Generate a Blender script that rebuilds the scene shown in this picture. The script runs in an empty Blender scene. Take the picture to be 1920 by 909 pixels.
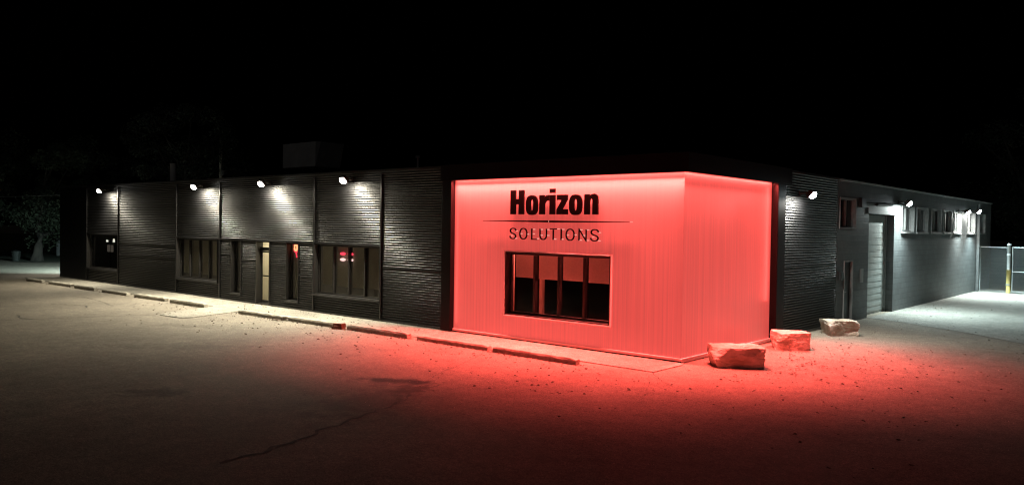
import bpy, math, random
from mathutils import Vector, Matrix, noise
random.seed(7)
PI = math.pi
sc = bpy.context.scene
COL = sc.collection

# ------------------------------------------------------------------ helpers
def tag(o, label=None, cat=None, group=None, kind=None):
    if label: o['label'] = label
    if cat: o['category'] = cat
    if group: o['group'] = group
    if kind: o['kind'] = kind
    return o

def empty(name, loc=(0, 0, 0), rz=0.0):
    o = bpy.data.objects.new(name, None)
    o.empty_display_size = 0.2
    o.location = loc
    o.rotation_euler = (0, 0, rz)
    COL.objects.link(o)
    return o

class MB:
    """collects faces; build() links them as one mesh object"""
    def __init__(self, T=None):
        self.v = []; self.f = []; self.m = []; self.T = T
    def add(self, vs, fs, mi=0):
        b = len(self.v)
        for p in vs:
            self.v.append(self.T(*p) if self.T else tuple(p))
        for q in fs:
            self.f.append([b + i for i in q]); self.m.append(mi)
        return self
    def box(self, x0, x1, y0, y1, z0, z1, mi=0, M=None):
        vs = [(x, y, z) for z in (z0, z1) for y in (y0, y1) for x in (x0, x1)]
        if M is not None: vs = [tuple(M @ Vector(p)) for p in vs]
        return self.add(vs, [(0, 2, 3, 1), (4, 5, 7, 6), (0, 1, 5, 4), (2, 6, 7, 3), (0, 4, 6, 2), (1, 3, 7, 5)], mi)
    def prism(self, pts, z0, z1, mi=0):
        n = len(pts)
        vs = [(p[0], p[1], z0) for p in pts] + [(p[0], p[1], z1) for p in pts]
        fs = [tuple(range(n - 1, -1, -1)), tuple(range(n, 2 * n))]
        fs += [(i, (i + 1) % n, n + (i + 1) % n, n + i) for i in range(n)]
        return self.add(vs, fs, mi)
    def plate(self, pts, y0, y1, mi=0):
        """polygon in x,z pushed from y0 (front) to y1"""
        n = len(pts)
        vs = [(p[0], y0, p[1]) for p in pts] + [(p[0], y1, p[1]) for p in pts]
        fs = [tuple(range(n)), tuple(range(2 * n - 1, n - 1, -1))]
        fs += [((i + 1) % n, i, n + i, n + (i + 1) % n) for i in range(n)]
        return self.add(vs, fs, mi)
    def ring(self, outer, inner, y0, y1, mi=0, closed=True):
        n = len(outer)
        vs = []
        for y in (y0, y1):
            vs += [(p[0], y, p[1]) for p in outer] + [(p[0], y, p[1]) for p in inner]
        fs = []
        for i in range(n if closed else n - 1):
            j = (i + 1) % n
            fs += [(i, j, n + j, n + i), (2 * n + j, 2 * n + i, 3 * n + i, 3 * n + j),
                   (j, i, 2 * n + i, 2 * n + j), (n + i, n + j, 3 * n + j, 3 * n + i)]
        if not closed:
            e = n - 1
            fs += [(0, n, 3 * n, 2 * n), (n + e, e, 2 * n + e, 3 * n + e)]
        return self.add(vs, fs, mi)
    def tube(self, pts, r, seg=8, mi=0, cap=True):
        pts = [Vector(p) for p in pts]
        rs = r if isinstance(r, (list, tuple)) else [r] * len(pts)
        vs = []; fs = []
        for i, p in enumerate(pts):
            d = (pts[min(i + 1, len(pts) - 1)] - pts[max(i - 1, 0)]).normalized()
            a = d.cross(Vector((0, 0, 1)))
            if a.length < 1e-3: a = d.cross(Vector((1, 0, 0)))
            a.normalize(); b = d.cross(a)
            for k in range(seg):
                t = 2 * PI * k / seg
                vs.append(tuple(p + a * (math.cos(t) * rs[i]) + b * (math.sin(t) * rs[i])))
        for i in range(len(pts) - 1):
            for k in range(seg):
                k2 = (k + 1) % seg
                fs.append((i * seg + k, i * seg + k2, (i + 1) * seg + k2, (i + 1) * seg + k))
        if cap:
            fs.append(tuple(range(seg))); e = (len(pts) - 1) * seg
            fs.append(tuple(range(e + seg - 1, e - 1, -1)))
        return self.add(vs, fs, mi)
    def build(self, name, mats, parent=None, smooth=False, bevel=0.0):
        me = bpy.data.meshes.new(name)
        me.from_pydata(self.v, [], self.f)
        if not isinstance(mats, (list, tuple)): mats = [mats]
        for m in mats: me.materials.append(m)
        if len(mats) > 1: me.polygons.foreach_set('material_index', self.m)
        if smooth: me.polygons.foreach_set('use_smooth', [True] * len(me.polygons))
        me.update()
        o = bpy.data.objects.new(name, me)
        COL.objects.link(o)
        if parent is not None: o.parent = parent
        if bevel:
            b = o.modifiers.new('bevel', 'BEVEL'); b.width = bevel; b.segments = 2; b.limit_method = 'ANGLE'
        return o

def copy_tree(o, parent=None):
    c = o.copy(); COL.objects.link(c)
    if parent is not None: c.parent = parent
    for ch in list(o.children): copy_tree(ch, c)
    return c

SIDE = lambda a, d, z: (-d, a, z)          # side wall: a runs back along Y, d goes into the building

# ------------------------------------------------------------------ materials
def mat(name, rgb=(0.5, 0.5, 0.5), rough=0.6, metal=0.0, spec=0.5, noise_amt=0.0, noise_scale=5.0, bump=0.0, bump_scale=40.0,
        stretch=(1, 1, 1), rgb2=None):
    m = bpy.data.materials.new(name); m.use_nodes = True
    nt = m.node_tree; b = nt.nodes['Principled BSDF']
    b.inputs['Base Color'].default_value = (*rgb, 1)
    b.inputs['Roughness'].default_value = rough
    b.inputs['Metallic'].default_value = metal
    b.inputs['Specular IOR Level'].default_value = spec
    if noise_amt or bump or rgb2:
        g = nt.nodes.new('ShaderNodeNewGeometry')
        mp = nt.nodes.new('ShaderNodeMapping'); mp.inputs['Scale'].default_value = stretch
        nt.links.new(g.outputs['Position'], mp.inputs['Vector'])
    if noise_amt or rgb2:
        n = nt.nodes.new('ShaderNodeTexNoise'); n.inputs['Scale'].default_value = noise_scale; n.inputs['Detail'].default_value = 6
        nt.links.new(mp.outputs[0], n.inputs['Vector'])
        r = nt.nodes.new('ShaderNodeValToRGB')
        a = rgb2 or tuple(c * (1 - noise_amt) for c in rgb)
        r.color_ramp.elements[0].position = 0.35; r.color_ramp.elements[1].position = 0.65
        r.color_ramp.elements[0].color = (*a, 1)
        r.color_ramp.elements[1].color = (*(c * (1 + noise_amt) for c in rgb), 1)
        nt.links.new(n.outputs['Fac'], r.inputs[0]); nt.links.new(r.outputs[0], b.inputs['Base Color'])
    if bump:
        n2 = nt.nodes.new('ShaderNodeTexNoise'); n2.inputs['Scale'].default_value = bump_scale; n2.inputs['Detail'].default_value = 5
        nt.links.new(mp.outputs[0], n2.inputs['Vector'])
        bp = nt.nodes.new('ShaderNodeBump'); bp.inputs['Strength'].default_value = bump; bp.inputs['Distance'].default_value = 0.02
        nt.links.new(n2.outputs['Fac'], bp.inputs['Height']); nt.links.new(bp.outputs[0], b.inputs['Normal'])
    return m

def emit(name, rgb, strength):
    m = mat(name, (0.02, 0.02, 0.02))
    b = m.node_tree.nodes['Principled BSDF']
    b.inputs['Emission Color'].default_value = (*rgb, 1); b.inputs['Emission Strength'].default_value = strength
    return m

def N(nt, typ, **kw):
    n = nt.nodes.new(typ)
    for k, v in kw.items():
        if k in n.inputs: n.inputs[k].default_value = v
        else: setattr(n, k, v)
    return n

RED = (1.0, 0.09, 0.075)
REDP = (1.0, 0.108, 0.09)

def make_asphalt(name, base, warm, scale_big=0.25, stains=()):
    m = bpy.data.materials.new(name); m.use_nodes = True
    nt = m.node_tree; b = nt.nodes['Principled BSDF']; L = nt.links.new
    g = N(nt, 'ShaderNodeNewGeometry')
    big = N(nt, 'ShaderNodeTexNoise'); big.inputs['Scale'].default_value = scale_big; big.inputs['Detail'].default_value = 7; big.inputs['Roughness'].default_value = 0.65
    mid = N(nt, 'ShaderNodeTexNoise'); mid.inputs['Scale'].default_value = 3.0; mid.inputs['Detail'].default_value = 8; mid.inputs['Roughness'].default_value = 0.7
    fin = N(nt, 'ShaderNodeTexNoise'); fin.inputs['Scale'].default_value = 45.0; fin.inputs['Detail'].default_value = 4; fin.inputs['Roughness'].default_value = 0.8
    vor = N(nt, 'ShaderNodeTexVoronoi'); vor.inputs['Scale'].default_value = 70.0
    gr = N(nt, 'ShaderNodeTexNoise'); gr.inputs['Scale'].default_value = 15.0; gr.inputs['Detail'].default_value = 3; gr.inputs['Roughness'].default_value = 0.8
    for n in (big, mid, fin, vor, gr): L(g.outputs['Position'], n.inputs['Vector'])
    def ramp(src, p0, p1, v0, v1):
        r = N(nt, 'ShaderNodeMapRange'); r.inputs[1].default_value = p0; r.inputs[2].default_value = p1
        r.inputs[3].default_value = v0; r.inputs[4].default_value = v1; L(src, r.inputs[0]); return r.outputs[0]
    def mul(a, c):
        x = N(nt, 'ShaderNodeMath', operation='MULTIPLY'); L(a, x.inputs[0]); L(c, x.inputs[1]); return x.outputs[0]
    k = mul(mul(ramp(big.outputs['Fac'], .3, .7, .72, 1.18), ramp(mid.outputs['Fac'], .3, .7, .8, 1.15)),
            mul(ramp(fin.outputs['Fac'], .32, .68, .45, 1.6), ramp(vor.outputs['Distance'], .0, .7, 1.3, .7)))
    k = mul(k, ramp(gr.outputs['Fac'], .32, .68, .68, 1.32))
    mx = N(nt, 'ShaderNodeMix', data_type='RGBA', blend_type='MIX')
    mx.inputs[6].default_value = (*base, 1); mx.inputs[7].default_value = (*warm, 1)
    L(mid.outputs['Fac'], mx.inputs[0])
    for (sx_, sy_, rx_, ry_, ang_, dark_) in stains:
        mp = N(nt, 'ShaderNodeMapping', vector_type='TEXTURE'); mp.inputs['Location'].default_value = (sx_, sy_, 0); mp.inputs['Rotation'].default_value = (0, 0, ang_); mp.inputs['Scale'].default_value = (rx_, ry_, 1)
        L(g.outputs['Position'], mp.inputs['Vector'])
        ln = N(nt, 'ShaderNodeVectorMath', operation='LENGTH'); L(mp.outputs[0], ln.inputs[0])
        ofs = N(nt, 'ShaderNodeMath', operation='MULTIPLY_ADD'); L(mid.outputs['Fac'], ofs.inputs[0]); ofs.inputs[1].default_value = 2.2; ofs.inputs[2].default_value = -1.1
        sm = N(nt, 'ShaderNodeMath', operation='ADD'); L(ln.outputs['Value'], sm.inputs[0]); L(ofs.outputs[0], sm.inputs[1])
        k = mul(k, ramp(sm.outputs[0], .45, 1.15, dark_, 1.0))
    v = N(nt, 'ShaderNodeVectorMath', operation='SCALE'); L(mx.outputs[2], v.inputs[0]); L(k, v.inputs['Scale'])
    L(v.outputs[0], b.inputs['Base Color'])
    b.inputs['Roughness'].default_value = 0.85; b.inputs['Specular IOR Level'].default_value = 0.25
    bp = N(nt, 'ShaderNodeBump'); bp.inputs['Strength'].default_value = 0.8; bp.inputs['Distance'].default_value = 0.015
    L(fin.outputs['Fac'], bp.inputs['Height']); L(bp.outputs[0], b.inputs['Normal'])
    return m

M = {}
M['asphalt'] = make_asphalt('asphalt', (0.2, 0.176, 0.142), (0.265, 0.235, 0.185), .25,
    [(-2.85, -5.75, .8, .26, .5, .12), (-2.1, -6.1, .7, .3, -.9, .45), (-1.9, -7.2, 1.6, .8, -1.1, .6), (-5.0, -9.4, .7, .35, .6, .5), (-9.5, -6.5, 2.5, .5, .7, .8), (-13, -4.6, 1.8, .35, .5, .82), (2.4, 2.2, 1.4, 1.0, .3, .85)])
M['drive'] = make_asphalt('worn_concrete', (0.24, 0.235, 0.21), (0.31, 0.3, 0.27), 0.4)
M['crack'] = mat('crack_dark', (0.05, 0.045, 0.038), 0.95, noise_amt=0.5, noise_scale=6)
M['stain'] = make_asphalt('damp_asphalt', (0.06, 0.055, 0.05), (0.09, 0.085, 0.075), 1.5)
M['concrete'] = make_asphalt('sidewalk_concrete', (0.26, 0.245, 0.205), (0.31, 0.29, 0.245), 0.6)
M['stop'] = mat('wheel_stop_concrete', (0.33, 0.305, 0.25), 0.9, noise_amt=0.18, noise_scale=9, bump=0.6, bump_scale=40)
M['steel'] = mat('black_corrugated_steel', (0.0045, 0.0045, 0.005), 0.42, 0.0, 0.4, noise_amt=0.35, noise_scale=1.4, bump=0.35, bump_scale=2.2, stretch=(1, 1, 2.5))
M['blackflat'] = mat('black_flat_sheet', (0.0035, 0.0035, 0.004), 0.5, 0.0, 0.15, noise_amt=0.25, noise_scale=2)
M['trim'] = mat('black_trim_metal', (0.012, 0.012, 0.0125), 0.35, 0.0, 0.5, noise_amt=0.2, noise_scale=3)
M['frame'] = mat('dark_bronze_frame', (0.012, 0.011, 0.01), 0.4, 0.0, 0.5)
M['blind'] = mat('roller_blind_cloth', (0.55, 0.52, 0.46), 0.9, noise_amt=0.06, noise_scale=60)
def make_blind():
    m = bpy.data.materials.new('roller_blind_cloth'); m.use_nodes = True
    nt = m.node_tree; nt.nodes.remove(nt.nodes['Principled BSDF']); L = nt.links.new
    g = N(nt, 'ShaderNodeNewGeometry'); n = N(nt, 'ShaderNodeTexNoise'); n.inputs['Scale'].default_value = 25; n.inputs['Detail'].default_value = 5; L(g.outputs['Position'], n.inputs['Vector'])
    r = N(nt, 'ShaderNodeValToRGB'); r.color_ramp.elements[0].color = (.42, .39, .34, 1); r.color_ramp.elements[1].color = (.58, .55, .48, 1); L(n.outputs['Fac'], r.inputs[0])
    a = N(nt, 'ShaderNodeBsdfDiffuse'); t = N(nt, 'ShaderNodeBsdfTranslucent'); L(r.outputs[0], a.inputs[0]); L(r.outputs[0], t.inputs[0])
    mx = N(nt, 'ShaderNodeMixShader'); mx.inputs[0].default_value = .45; L(a.outputs[0], mx.inputs[1]); L(t.outputs[0], mx.inputs[2]); L(mx.outputs[0], nt.nodes['Material Output'].inputs['Surface'])
    return m
M['blind'] = make_blind()
M['room'] = mat('painted_inner_wall', (0.55, 0.5, 0.38), 0.8, noise_amt=0.06, noise_scale=2)
M['darkroom'] = mat('dim_inner_wall', (0.2, 0.19, 0.17), 0.8)
M['floor'] = mat('inner_floor_tile', (0.3, 0.28, 0.22), 0.4, noise_amt=0.2, noise_scale=4)
M['white'] = mat('white_painted_frame', (0.24, 0.25, 0.25), 0.5, noise_amt=0.12, noise_scale=8)
M['galv'] = mat('galvanised_steel', (0.2, 0.21, 0.21), 0.5, 0.4, noise_amt=0.15, noise_scale=12)
M['wire'] = mat('chain_link_wire', (0.16, 0.17, 0.17), 0.5, 0.5)
M['yellow'] = mat('yellow_paint', (0.22, 0.17, 0.05), 0.7, noise_amt=0.2, noise_scale=14)
M['palemetal'] = mat('pale_sheet_metal', (0.5, 0.49, 0.48), 0.7, noise_amt=0.12, noise_scale=1.5)
M['greymetal'] = mat('grey_sheet_metal', (0.3, 0.3, 0.3), 0.5, 0.3, noise_amt=0.15, noise_scale=3)
M['garage'] = mat('pale_garage_door_steel', (0.27, 0.29, 0.28), 0.5, noise_amt=0.08, noise_scale=3)
M['greydoor'] = mat('dark_grey_steel_door', (0.03, 0.032, 0.034), 0.45)
M['letter'] = mat('black_letter_acrylic', (0.0015, 0.0012, 0.0012), 0.5, spec=0.08)
M['peg'] = mat('pale_trim_metal', (0.8, 0.76, 0.74), 0.35)
M['stud'] = emit('backlit_acrylic_stud', (1.0, 0.42, 0.36), 1.1)  # glints on the studs painted as a glow of their own
M['stone'] = mat('pale_limestone', (0.5, 0.47, 0.41), 0.9, noise_amt=0.12, noise_scale=4, bump=0.8, bump_scale=22, rgb2=(0.34, 0.29, 0.22))
M['brick'] = mat('rust_brown_stone', (0.13, 0.065, 0.04), 0.9, noise_amt=0.3, noise_scale=14, bump=0.6, bump_scale=30)
M['leaf'] = mat('dry_leaf', (0.075, 0.05, 0.03), 0.8, noise_amt=0.5, noise_scale=3)
M['bark'] = mat('tree_bark', (0.055, 0.048, 0.04), 0.95, noise_amt=0.4, noise_scale=4, bump=0.8, bump_scale=12, stretch=(1, 1, .2))
M['foliage'] = mat('tree_leaves', (0.036, 0.05, 0.028), 0.8, noise_amt=0.4, noise_scale=0.8)
M['foliage2'] = mat('tree_leaves_dark', (0.028, 0.036, 0.024), 0.8, noise_amt=0.4, noise_scale=0.8)
M['grass'] = mat('lawn_grass', (0.035, 0.045, 0.025), 0.95, noise_amt=0.4, noise_scale=3, bump=0.8, bump_scale=20)
M['housing'] = mat('lamp_housing_metal', (0.05, 0.045, 0.04), 0.45, 0.3)
M['lens'] = emit('lamp_lens_lit', (1.0, 0.97, 0.88), 60)
M['lenscool'] = emit('cool_lamp_lens_lit', (0.86, 0.98, 1.0), 60)
M['led'] = emit('red_led_lit', RED, 6)
M['signred'] = emit('red_sign_lit', (1.0, 0.05, 0.09), 1.6)  # glow colours for the shapes added behind the window glass
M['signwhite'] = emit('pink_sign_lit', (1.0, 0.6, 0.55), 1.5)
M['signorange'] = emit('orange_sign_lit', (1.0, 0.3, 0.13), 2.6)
M['glint'] = emit('small_lamp_lit', (0.85, 0.85, 0.7), 1.2)  # car headlights, and the glow spots added in the far left window
M['dimscreen'] = emit('dim_screen_lit', (.75, .62, .5), .07)  # faint glow put on an added plate for a blur on the glass
M['warmwin'] = emit('lit_house_window', (0.8, 0.75, 0.6), 0.25)
M['ceil'] = emit('ceiling_lamp_lit', (1.0, 0.85, 0.58), 3.0)
M['tyre'] = mat('tyre_rubber', (0.02, 0.02, 0.02), 0.8)
M['car'] = mat('dark_car_paint', (0.03, 0.032, 0.036), 0.25)
M['bin'] = mat('bin_plastic', (0.03, 0.035, 0.032), 0.6)
M['siding'] = mat('house_siding', (0.22, 0.22, 0.2), 0.8, noise_amt=0.1)
M['shingle'] = mat('roof_shingle', (0.05, 0.05, 0.05), 0.9, noise_amt=0.3, noise_scale=6)
M['wood'] = mat('weathered_pole_wood', (0.4, 0.37, 0.32), 0.9, noise_amt=0.3, noise_scale=5, stretch=(1, 1, .1))
M['roof'] = mat('roof_membrane', (0.03, 0.03, 0.03), 0.9, noise_amt=0.2)

def make_glass(name, tint=(1, 1, 1), refl=0.06, tr=1.0):
    m = bpy.data.materials.new(name); m.use_nodes = True
    nt = m.node_tree; nt.nodes.remove(nt.nodes['Principled BSDF']); L = nt.links.new
    out = nt.nodes['Material Output']
    t = N(nt, 'ShaderNodeBsdfTransparent'); t.inputs[0].default_value = (*(c * tr for c in tint), 1)
    g = N(nt, 'ShaderNodeBsdfGlossy'); g.inputs['Roughness'].default_value = 0.02
    fr = N(nt, 'ShaderNodeFresnel'); fr.inputs[0].default_value = 1.45
    mx = N(nt, 'ShaderNodeMixShader'); L(fr.outputs[0], mx.inputs[0]); L(t.outputs[0], mx.inputs[1]); L(g.outputs[0], mx.inputs[2])
    L(mx.outputs[0], out.inputs['Surface'])
    return m
M['glass'] = make_glass('window_glass', (0.9, 0.93, 0.92))
M['darkglass'] = make_glass('tinted_glass', (0.35, 0.36, 0.36))

def make_polycarb():
    """backlit multiwall polycarbonate sheet: milky diffuse, vertical flutes, lamp glow coming through"""
    m = bpy.data.materials.new('backlit_polycarbonate'); m.use_nodes = True
    nt = m.node_tree; b = nt.nodes['Principled BSDF']; L = nt.links.new
    g = N(nt, 'ShaderNodeNewGeometry'); sp = N(nt, 'ShaderNodeSeparateXYZ'); L(g.outputs['Position'], sp.inputs[0])
    ad = N(nt, 'ShaderNodeMath', operation='ADD'); L(sp.outputs[0], ad.inputs[0]); L(sp.outputs[1], ad.inputs[1])
    cb = N(nt, 'ShaderNodeCombineXYZ'); L(ad.outputs[0], cb.inputs[0])
    zs = N(nt, 'ShaderNodeMath', operation='MULTIPLY'); zs.inputs[1].default_value = 0.012; L(sp.outputs[2], zs.inputs[0]); L(zs.outputs[0], cb.inputs[2])
    n = N(nt, 'ShaderNodeTexNoise'); n.inputs['Scale'].default_value = 11; n.inputs['Detail'].default_value = 6; n.inputs['Roughness'].default_value = 0.75
    L(cb.outputs[0], n.inputs['Vector'])
    n2 = N(nt, 'ShaderNodeTexNoise'); n2.inputs['Scale'].default_value = 0.45; n2.inputs['Detail'].default_value = 2; L(g.outputs['Position'], n2.inputs['Vector'])
    # flute lines
    w = N(nt, 'ShaderNodeMath', operation='PINGPONG'); w.inputs[1].default_value = 0.06; L(ad.outputs[0], w.inputs[0])
    w2 = N(nt, 'ShaderNodeMapRange'); w2.inputs[1].default_value = 0.0; w2.inputs[2].default_value = 0.012; w2.inputs[3].default_value = 0.9; w2.inputs[4].default_value = 1.0
    L(w.outputs[0], w2.inputs[0])
    r = N(nt, 'ShaderNodeMapRange'); r.inputs[1].default_value = .3; r.inputs[2].default_value = .7; r.inputs[3].default_value = .84; r.inputs[4].default_value = 1.1; L(n.outputs['Fac'], r.inputs[0])
    r2 = N(nt, 'ShaderNodeMapRange'); r2.inputs[1].default_value = .3; r2.inputs[2].default_value = .7; r2.inputs[3].default_value = .92; r2.inputs[4].default_value = 1.06; L(n2.outputs['Fac'], r2.inputs[0])
    k = N(nt, 'ShaderNodeMath', operation='MULTIPLY'); L(r.outputs[0], k.inputs[0]); L(r2.outputs[0], k.inputs[1])
    k2 = N(nt, 'ShaderNodeMath', operation='MULTIPLY'); L(k.outputs[0], k2.inputs[0]); L(w2.outputs[0], k2.inputs[1])
    st = N(nt, 'ShaderNodeMath', operation='MULTIPLY'); st.inputs[1].default_value = PANEL_GLOW; L(k2.outputs[0], st.inputs[0])
    b.inputs['Base Color'].default_value = (0.11, 0.11, 0.11, 1)
    b.inputs['Roughness'].default_value = 0.35; b.inputs['Specular IOR Level'].default_value = 0.4
    b.inputs['Emission Color'].default_value = (*REDP, 1); L(st.outputs[0], b.inputs['Emission Strength'])
    bp = N(nt, 'ShaderNodeBump'); bp.inputs['Strength'].default_value = 0.25; bp.inputs['Distance'].default_value = 0.01
    L(n.outputs['Fac'], bp.inputs['Height']); L(bp.outputs[0], b.inputs['Normal'])
    return m
PANEL_GLOW = 0.66
M['poly'] = make_polycarb()

def make_block():
    m = bpy.data.materials.new('grey_painted_block'); m.use_nodes = True
    nt = m.node_tree; b = nt.nodes['Principled BSDF']; L = nt.links.new
    g = N(nt, 'ShaderNodeNewGeometry'); sp = N(nt, 'ShaderNodeSeparateXYZ'); L(g.outputs['Position'], sp.inputs[0])
    ad = N(nt, 'ShaderNodeMath', operation='ADD'); L(sp.outputs[0], ad.inputs[0]); L(sp.outputs[1], ad.inputs[1])
    cb = N(nt, 'ShaderNodeCombineXYZ'); L(ad.outputs[0], cb.inputs[0]); L(sp.outputs[2], cb.inputs[1])
    br = N(nt, 'ShaderNodeTexBrick'); br.inputs['Scale'].default_value = 1.0; br.inputs['Brick Width'].default_value = 0.41; br.inputs['Row Height'].default_value = 0.205
    br.inputs['Mortar Size'].default_value = 0.012; br.inputs['Color1'].default_value = (0.09, 0.1, 0.103, 1); br.inputs['Color2'].default_value = (0.108, 0.118, 0.121, 1)
    br.inputs['Mortar'].default_value = (0.078, 0.085, 0.087, 1)
    L(cb.outputs[0], br.inputs['Vector'])
    n = N(nt, 'ShaderNodeTexNoise'); n.inputs['Scale'].default_value = 1.6; n.inputs['Detail'].default_value = 8; L(g.outputs['Position'], n.inputs['Vector'])
    r = N(nt, 'ShaderNodeMapRange'); r.inputs[1].default_value = .3; r.inputs[2].default_value = .7; r.inputs[3].default_value = .84; r.inputs[4].default_value = 1.1; L(n.outputs['Fac'], r.inputs[0])
    v = N(nt, 'ShaderNodeVectorMath', operation='SCALE'); L(br.outputs['Color'], v.inputs[0]); L(r.outputs[0], v.inputs['Scale'])
    L(v.outputs[0], b.inputs['Base Color']); b.inputs['Roughness'].default_value = 0.6
    bp = N(nt, 'ShaderNodeBump'); bp.inputs['Strength'].default_value = 0.6; bp.inputs['Distance'].default_value = 0.012
    iv = N(nt, 'ShaderNodeMath', operation='SUBTRACT'); iv.inputs[0].default_value = 1.0; L(br.outputs['Fac'], iv.inputs[1])
    L(iv.outputs[0], bp.inputs['Height']); L(bp.outputs[0], b.inputs['Normal'])
    return m
M['block'] = make_block()

# ------------------------------------------------------------------ camera
cam = bpy.data.cameras.new('camera'); co = bpy.data.objects.new('camera', cam); COL.objects.link(co)
rt = Vector((0.75602, 0.654376, 0.0150246)); up = Vector((-0.0245466, 0.0054064, 0.999684)); fw = Vector((-0.654088, 0.75615, -0.0201502))
CAM = Vector((8.60666, -15.73004, 2.97))
mw = Matrix((rt, up, -fw)).transposed().to_4x4(); mw.translation = CAM
co.matrix_world = mw
cam.sensor_fit = 'HORIZONTAL'; cam.sensor_width = 36; cam.lens = 1487.69 * 36 / 1920
cam.clip_start = 0.1; cam.clip_end = 2000
sc.camera = co

# ------------------------------------------------------------------ world: night sky
w = bpy.data.worlds.new('World'); sc.world = w; w.use_nodes = True
nt = w.node_tree; bg = nt.nodes['Background']
sky = nt.nodes.new('ShaderNodeTexSky'); sky.sky_type = 'NISHITA'; sky.sun_disc = False
sky.sun_elevation = math.radians(-7.0); sky.sun_rotation = math.radians(200)
nt.links.new(sky.outputs[0], bg.inputs['Color']); bg.inputs['Strength'].default_value = 0.15
fill_sun = bpy.data.lights.new('moon', 'SUN'); fill_sun.energy = 0.036; fill_sun.angle = math.radians(0.5); fill_sun.color = (1, .97, .93)  # faint unseen fill added so that the rooftop things show
mo = bpy.data.objects.new('moon', fill_sun); COL.objects.link(mo); mo.rotation_euler = Vector((-.55, .7, -.5)).to_track_quat('-Z', 'Y').to_euler()
sc.view_settings.view_transform = 'Standard'; sc.view_settings.look = 'None'; sc.view_settings.exposure = 0
sc.cycles.use_denoising = True
sc.cycles.filter_width = 1.2
sc.cycles.sample_clamp_indirect = 4.0
sc.cycles.max_bounces = 6; sc.cycles.diffuse_bounces = 3; sc.cycles.transparent_max_bounces = 12

# ------------------------------------------------------------------ ground and paving
def ribbon(mb, pts, wid, z, mi, jag=0.04, step=0.12):
    """a ragged crack of varying width following pts"""
    out = []
    for i in range(len(pts) - 1):
        a = Vector(pts[i]); b = Vector(pts[i + 1]); n = max(1, int((b - a).length / step))
        for k in range(n): out.append(a.lerp(b, k / n))
    out.append(Vector(pts[-1]))
    L_, R_ = [], []
    for i, p in enumerate(out):
        d = (out[min(i + 1, len(out) - 1)] - out[max(i - 1, 0)]).normalized(); nrm = Vector((-d.y, d.x))
        q = p + nrm * random.uniform(-jag, jag); ww = wid * random.uniform(.35, 1.3)
        L_.append(q + nrm * ww); R_.append(q - nrm * ww)
    n = len(out)
    mb.add([(p.x, p.y, z) for p in L_ + R_], [(i, n + i, n + i + 1, i + 1) for i in range(n - 1)], mi)

def patch(mb, c, rx, ry, ang, z, mi, seed=0, n=40):
    vs = [(c[0], c[1], z)]
    for k in range(n):
        t = 2 * PI * k / n
        rr = 1 + 0.45 * noise.noise(Vector((math.cos(t) * 2 + seed, math.sin(t) * 2, seed)))+ 0.25 * noise.noise(Vector((math.cos(t) * 6 + seed, math.sin(t) * 6, seed)))
        x, y = math.cos(t) * rx * rr, math.sin(t) * ry * rr
        vs.append((c[0] + x * math.cos(ang) - y * math.sin(ang), c[1] + x * math.sin(ang) + y * math.cos(ang), z))
    mb.add(vs, [(0, 1 + k, 1 + (k + 1) % n) for k in range(n)], mi)

g = MB()
g.add([(-400, -400, 0), (400, -400, 0), (400, 400, 0), (-400, 400, 0)], [(0, 1, 2, 3)], 0)
Z1 = 0.004
ribbon(g, [(-2.0, -5.45), (-1.95, -6.1), (-1.6, -6.7), (-1.32, -7.14), (-1.22, -7.67), (-1.0, -8.46), (-0.8, -9.07), (-.64, -9.61), (-.5, -10.1), (-.4, -10.7)], 0.03, Z1 + .002, 1, .07)
ribbon(g, [(-4.03, -2.05), (-3.6, -2.9), (-3.37, -3.41), (-2.93, -4.49), (-2.5, -5.3)], 0.008, Z1, 1, .02)
ribbon(g, [(0.15, -1.46), (0.4, -1.75), (0.69, -2.03), (.8, -2.2), (1.09, -2.36)], 0.012, Z1, 1, .02)
ribbon(g, [(-17.91, -7.97), (-17.6, -7.2), (-17.12, -6.07), (-16.7, -4.8), (-16.35, -4.1)], 0.03, Z1, 1, .05)
ribbon(g, [(-18.9, -7.2), (-18.2, -7.35), (-17.4, -7.25)], 0.03, Z1, 1, .05)
ribbon(g, [(-22, -5.2), (-20.5, -4.6), (-19.8, -4.9)], 0.03, Z1, 1, .06)
ribbon(g, [(-24, -3.4), (-21.7, -3.6), (-20.2, -3.9)], 0.02, Z1, 1, .04)
ground = g.build('ground', [M['asphalt'], M['crack'], M['stain']]); tag(ground, kind='structure')

d = MB()
edge = [(0.0, 13.02), (1.25, 12.5), (1.94, 12.03), (3.24, 11.2), (5.11, 9.55), (12.0, 3.6), (45, 3.6), (45, 33), (0.0, 33)]
d.add([(x, y, 0.008) for x, y in edge], [tuple(range(len(edge)))], 0)
ribbon(d, [(0.02, 13.0), (1.25, 12.48), (1.94, 12.01), (3.24, 11.18), (5.11, 9.53), (12, 3.6)], 0.016, 0.012, 1, .01, .25)
drive = d.build('driveway', [M['drive'], M['crack']]); tag(drive, kind='structure')

lw = MB(); lw.add([(-400, 6.8, 0.02), (-52.8, 3.4, 0.02), (-50, 9, .02), (-52, 40, 0.02), (-400, 40, 0.02)], [(0, 1, 2, 3, 4)])
tag(lw.build('lawn', M['grass']), kind='structure')

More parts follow.
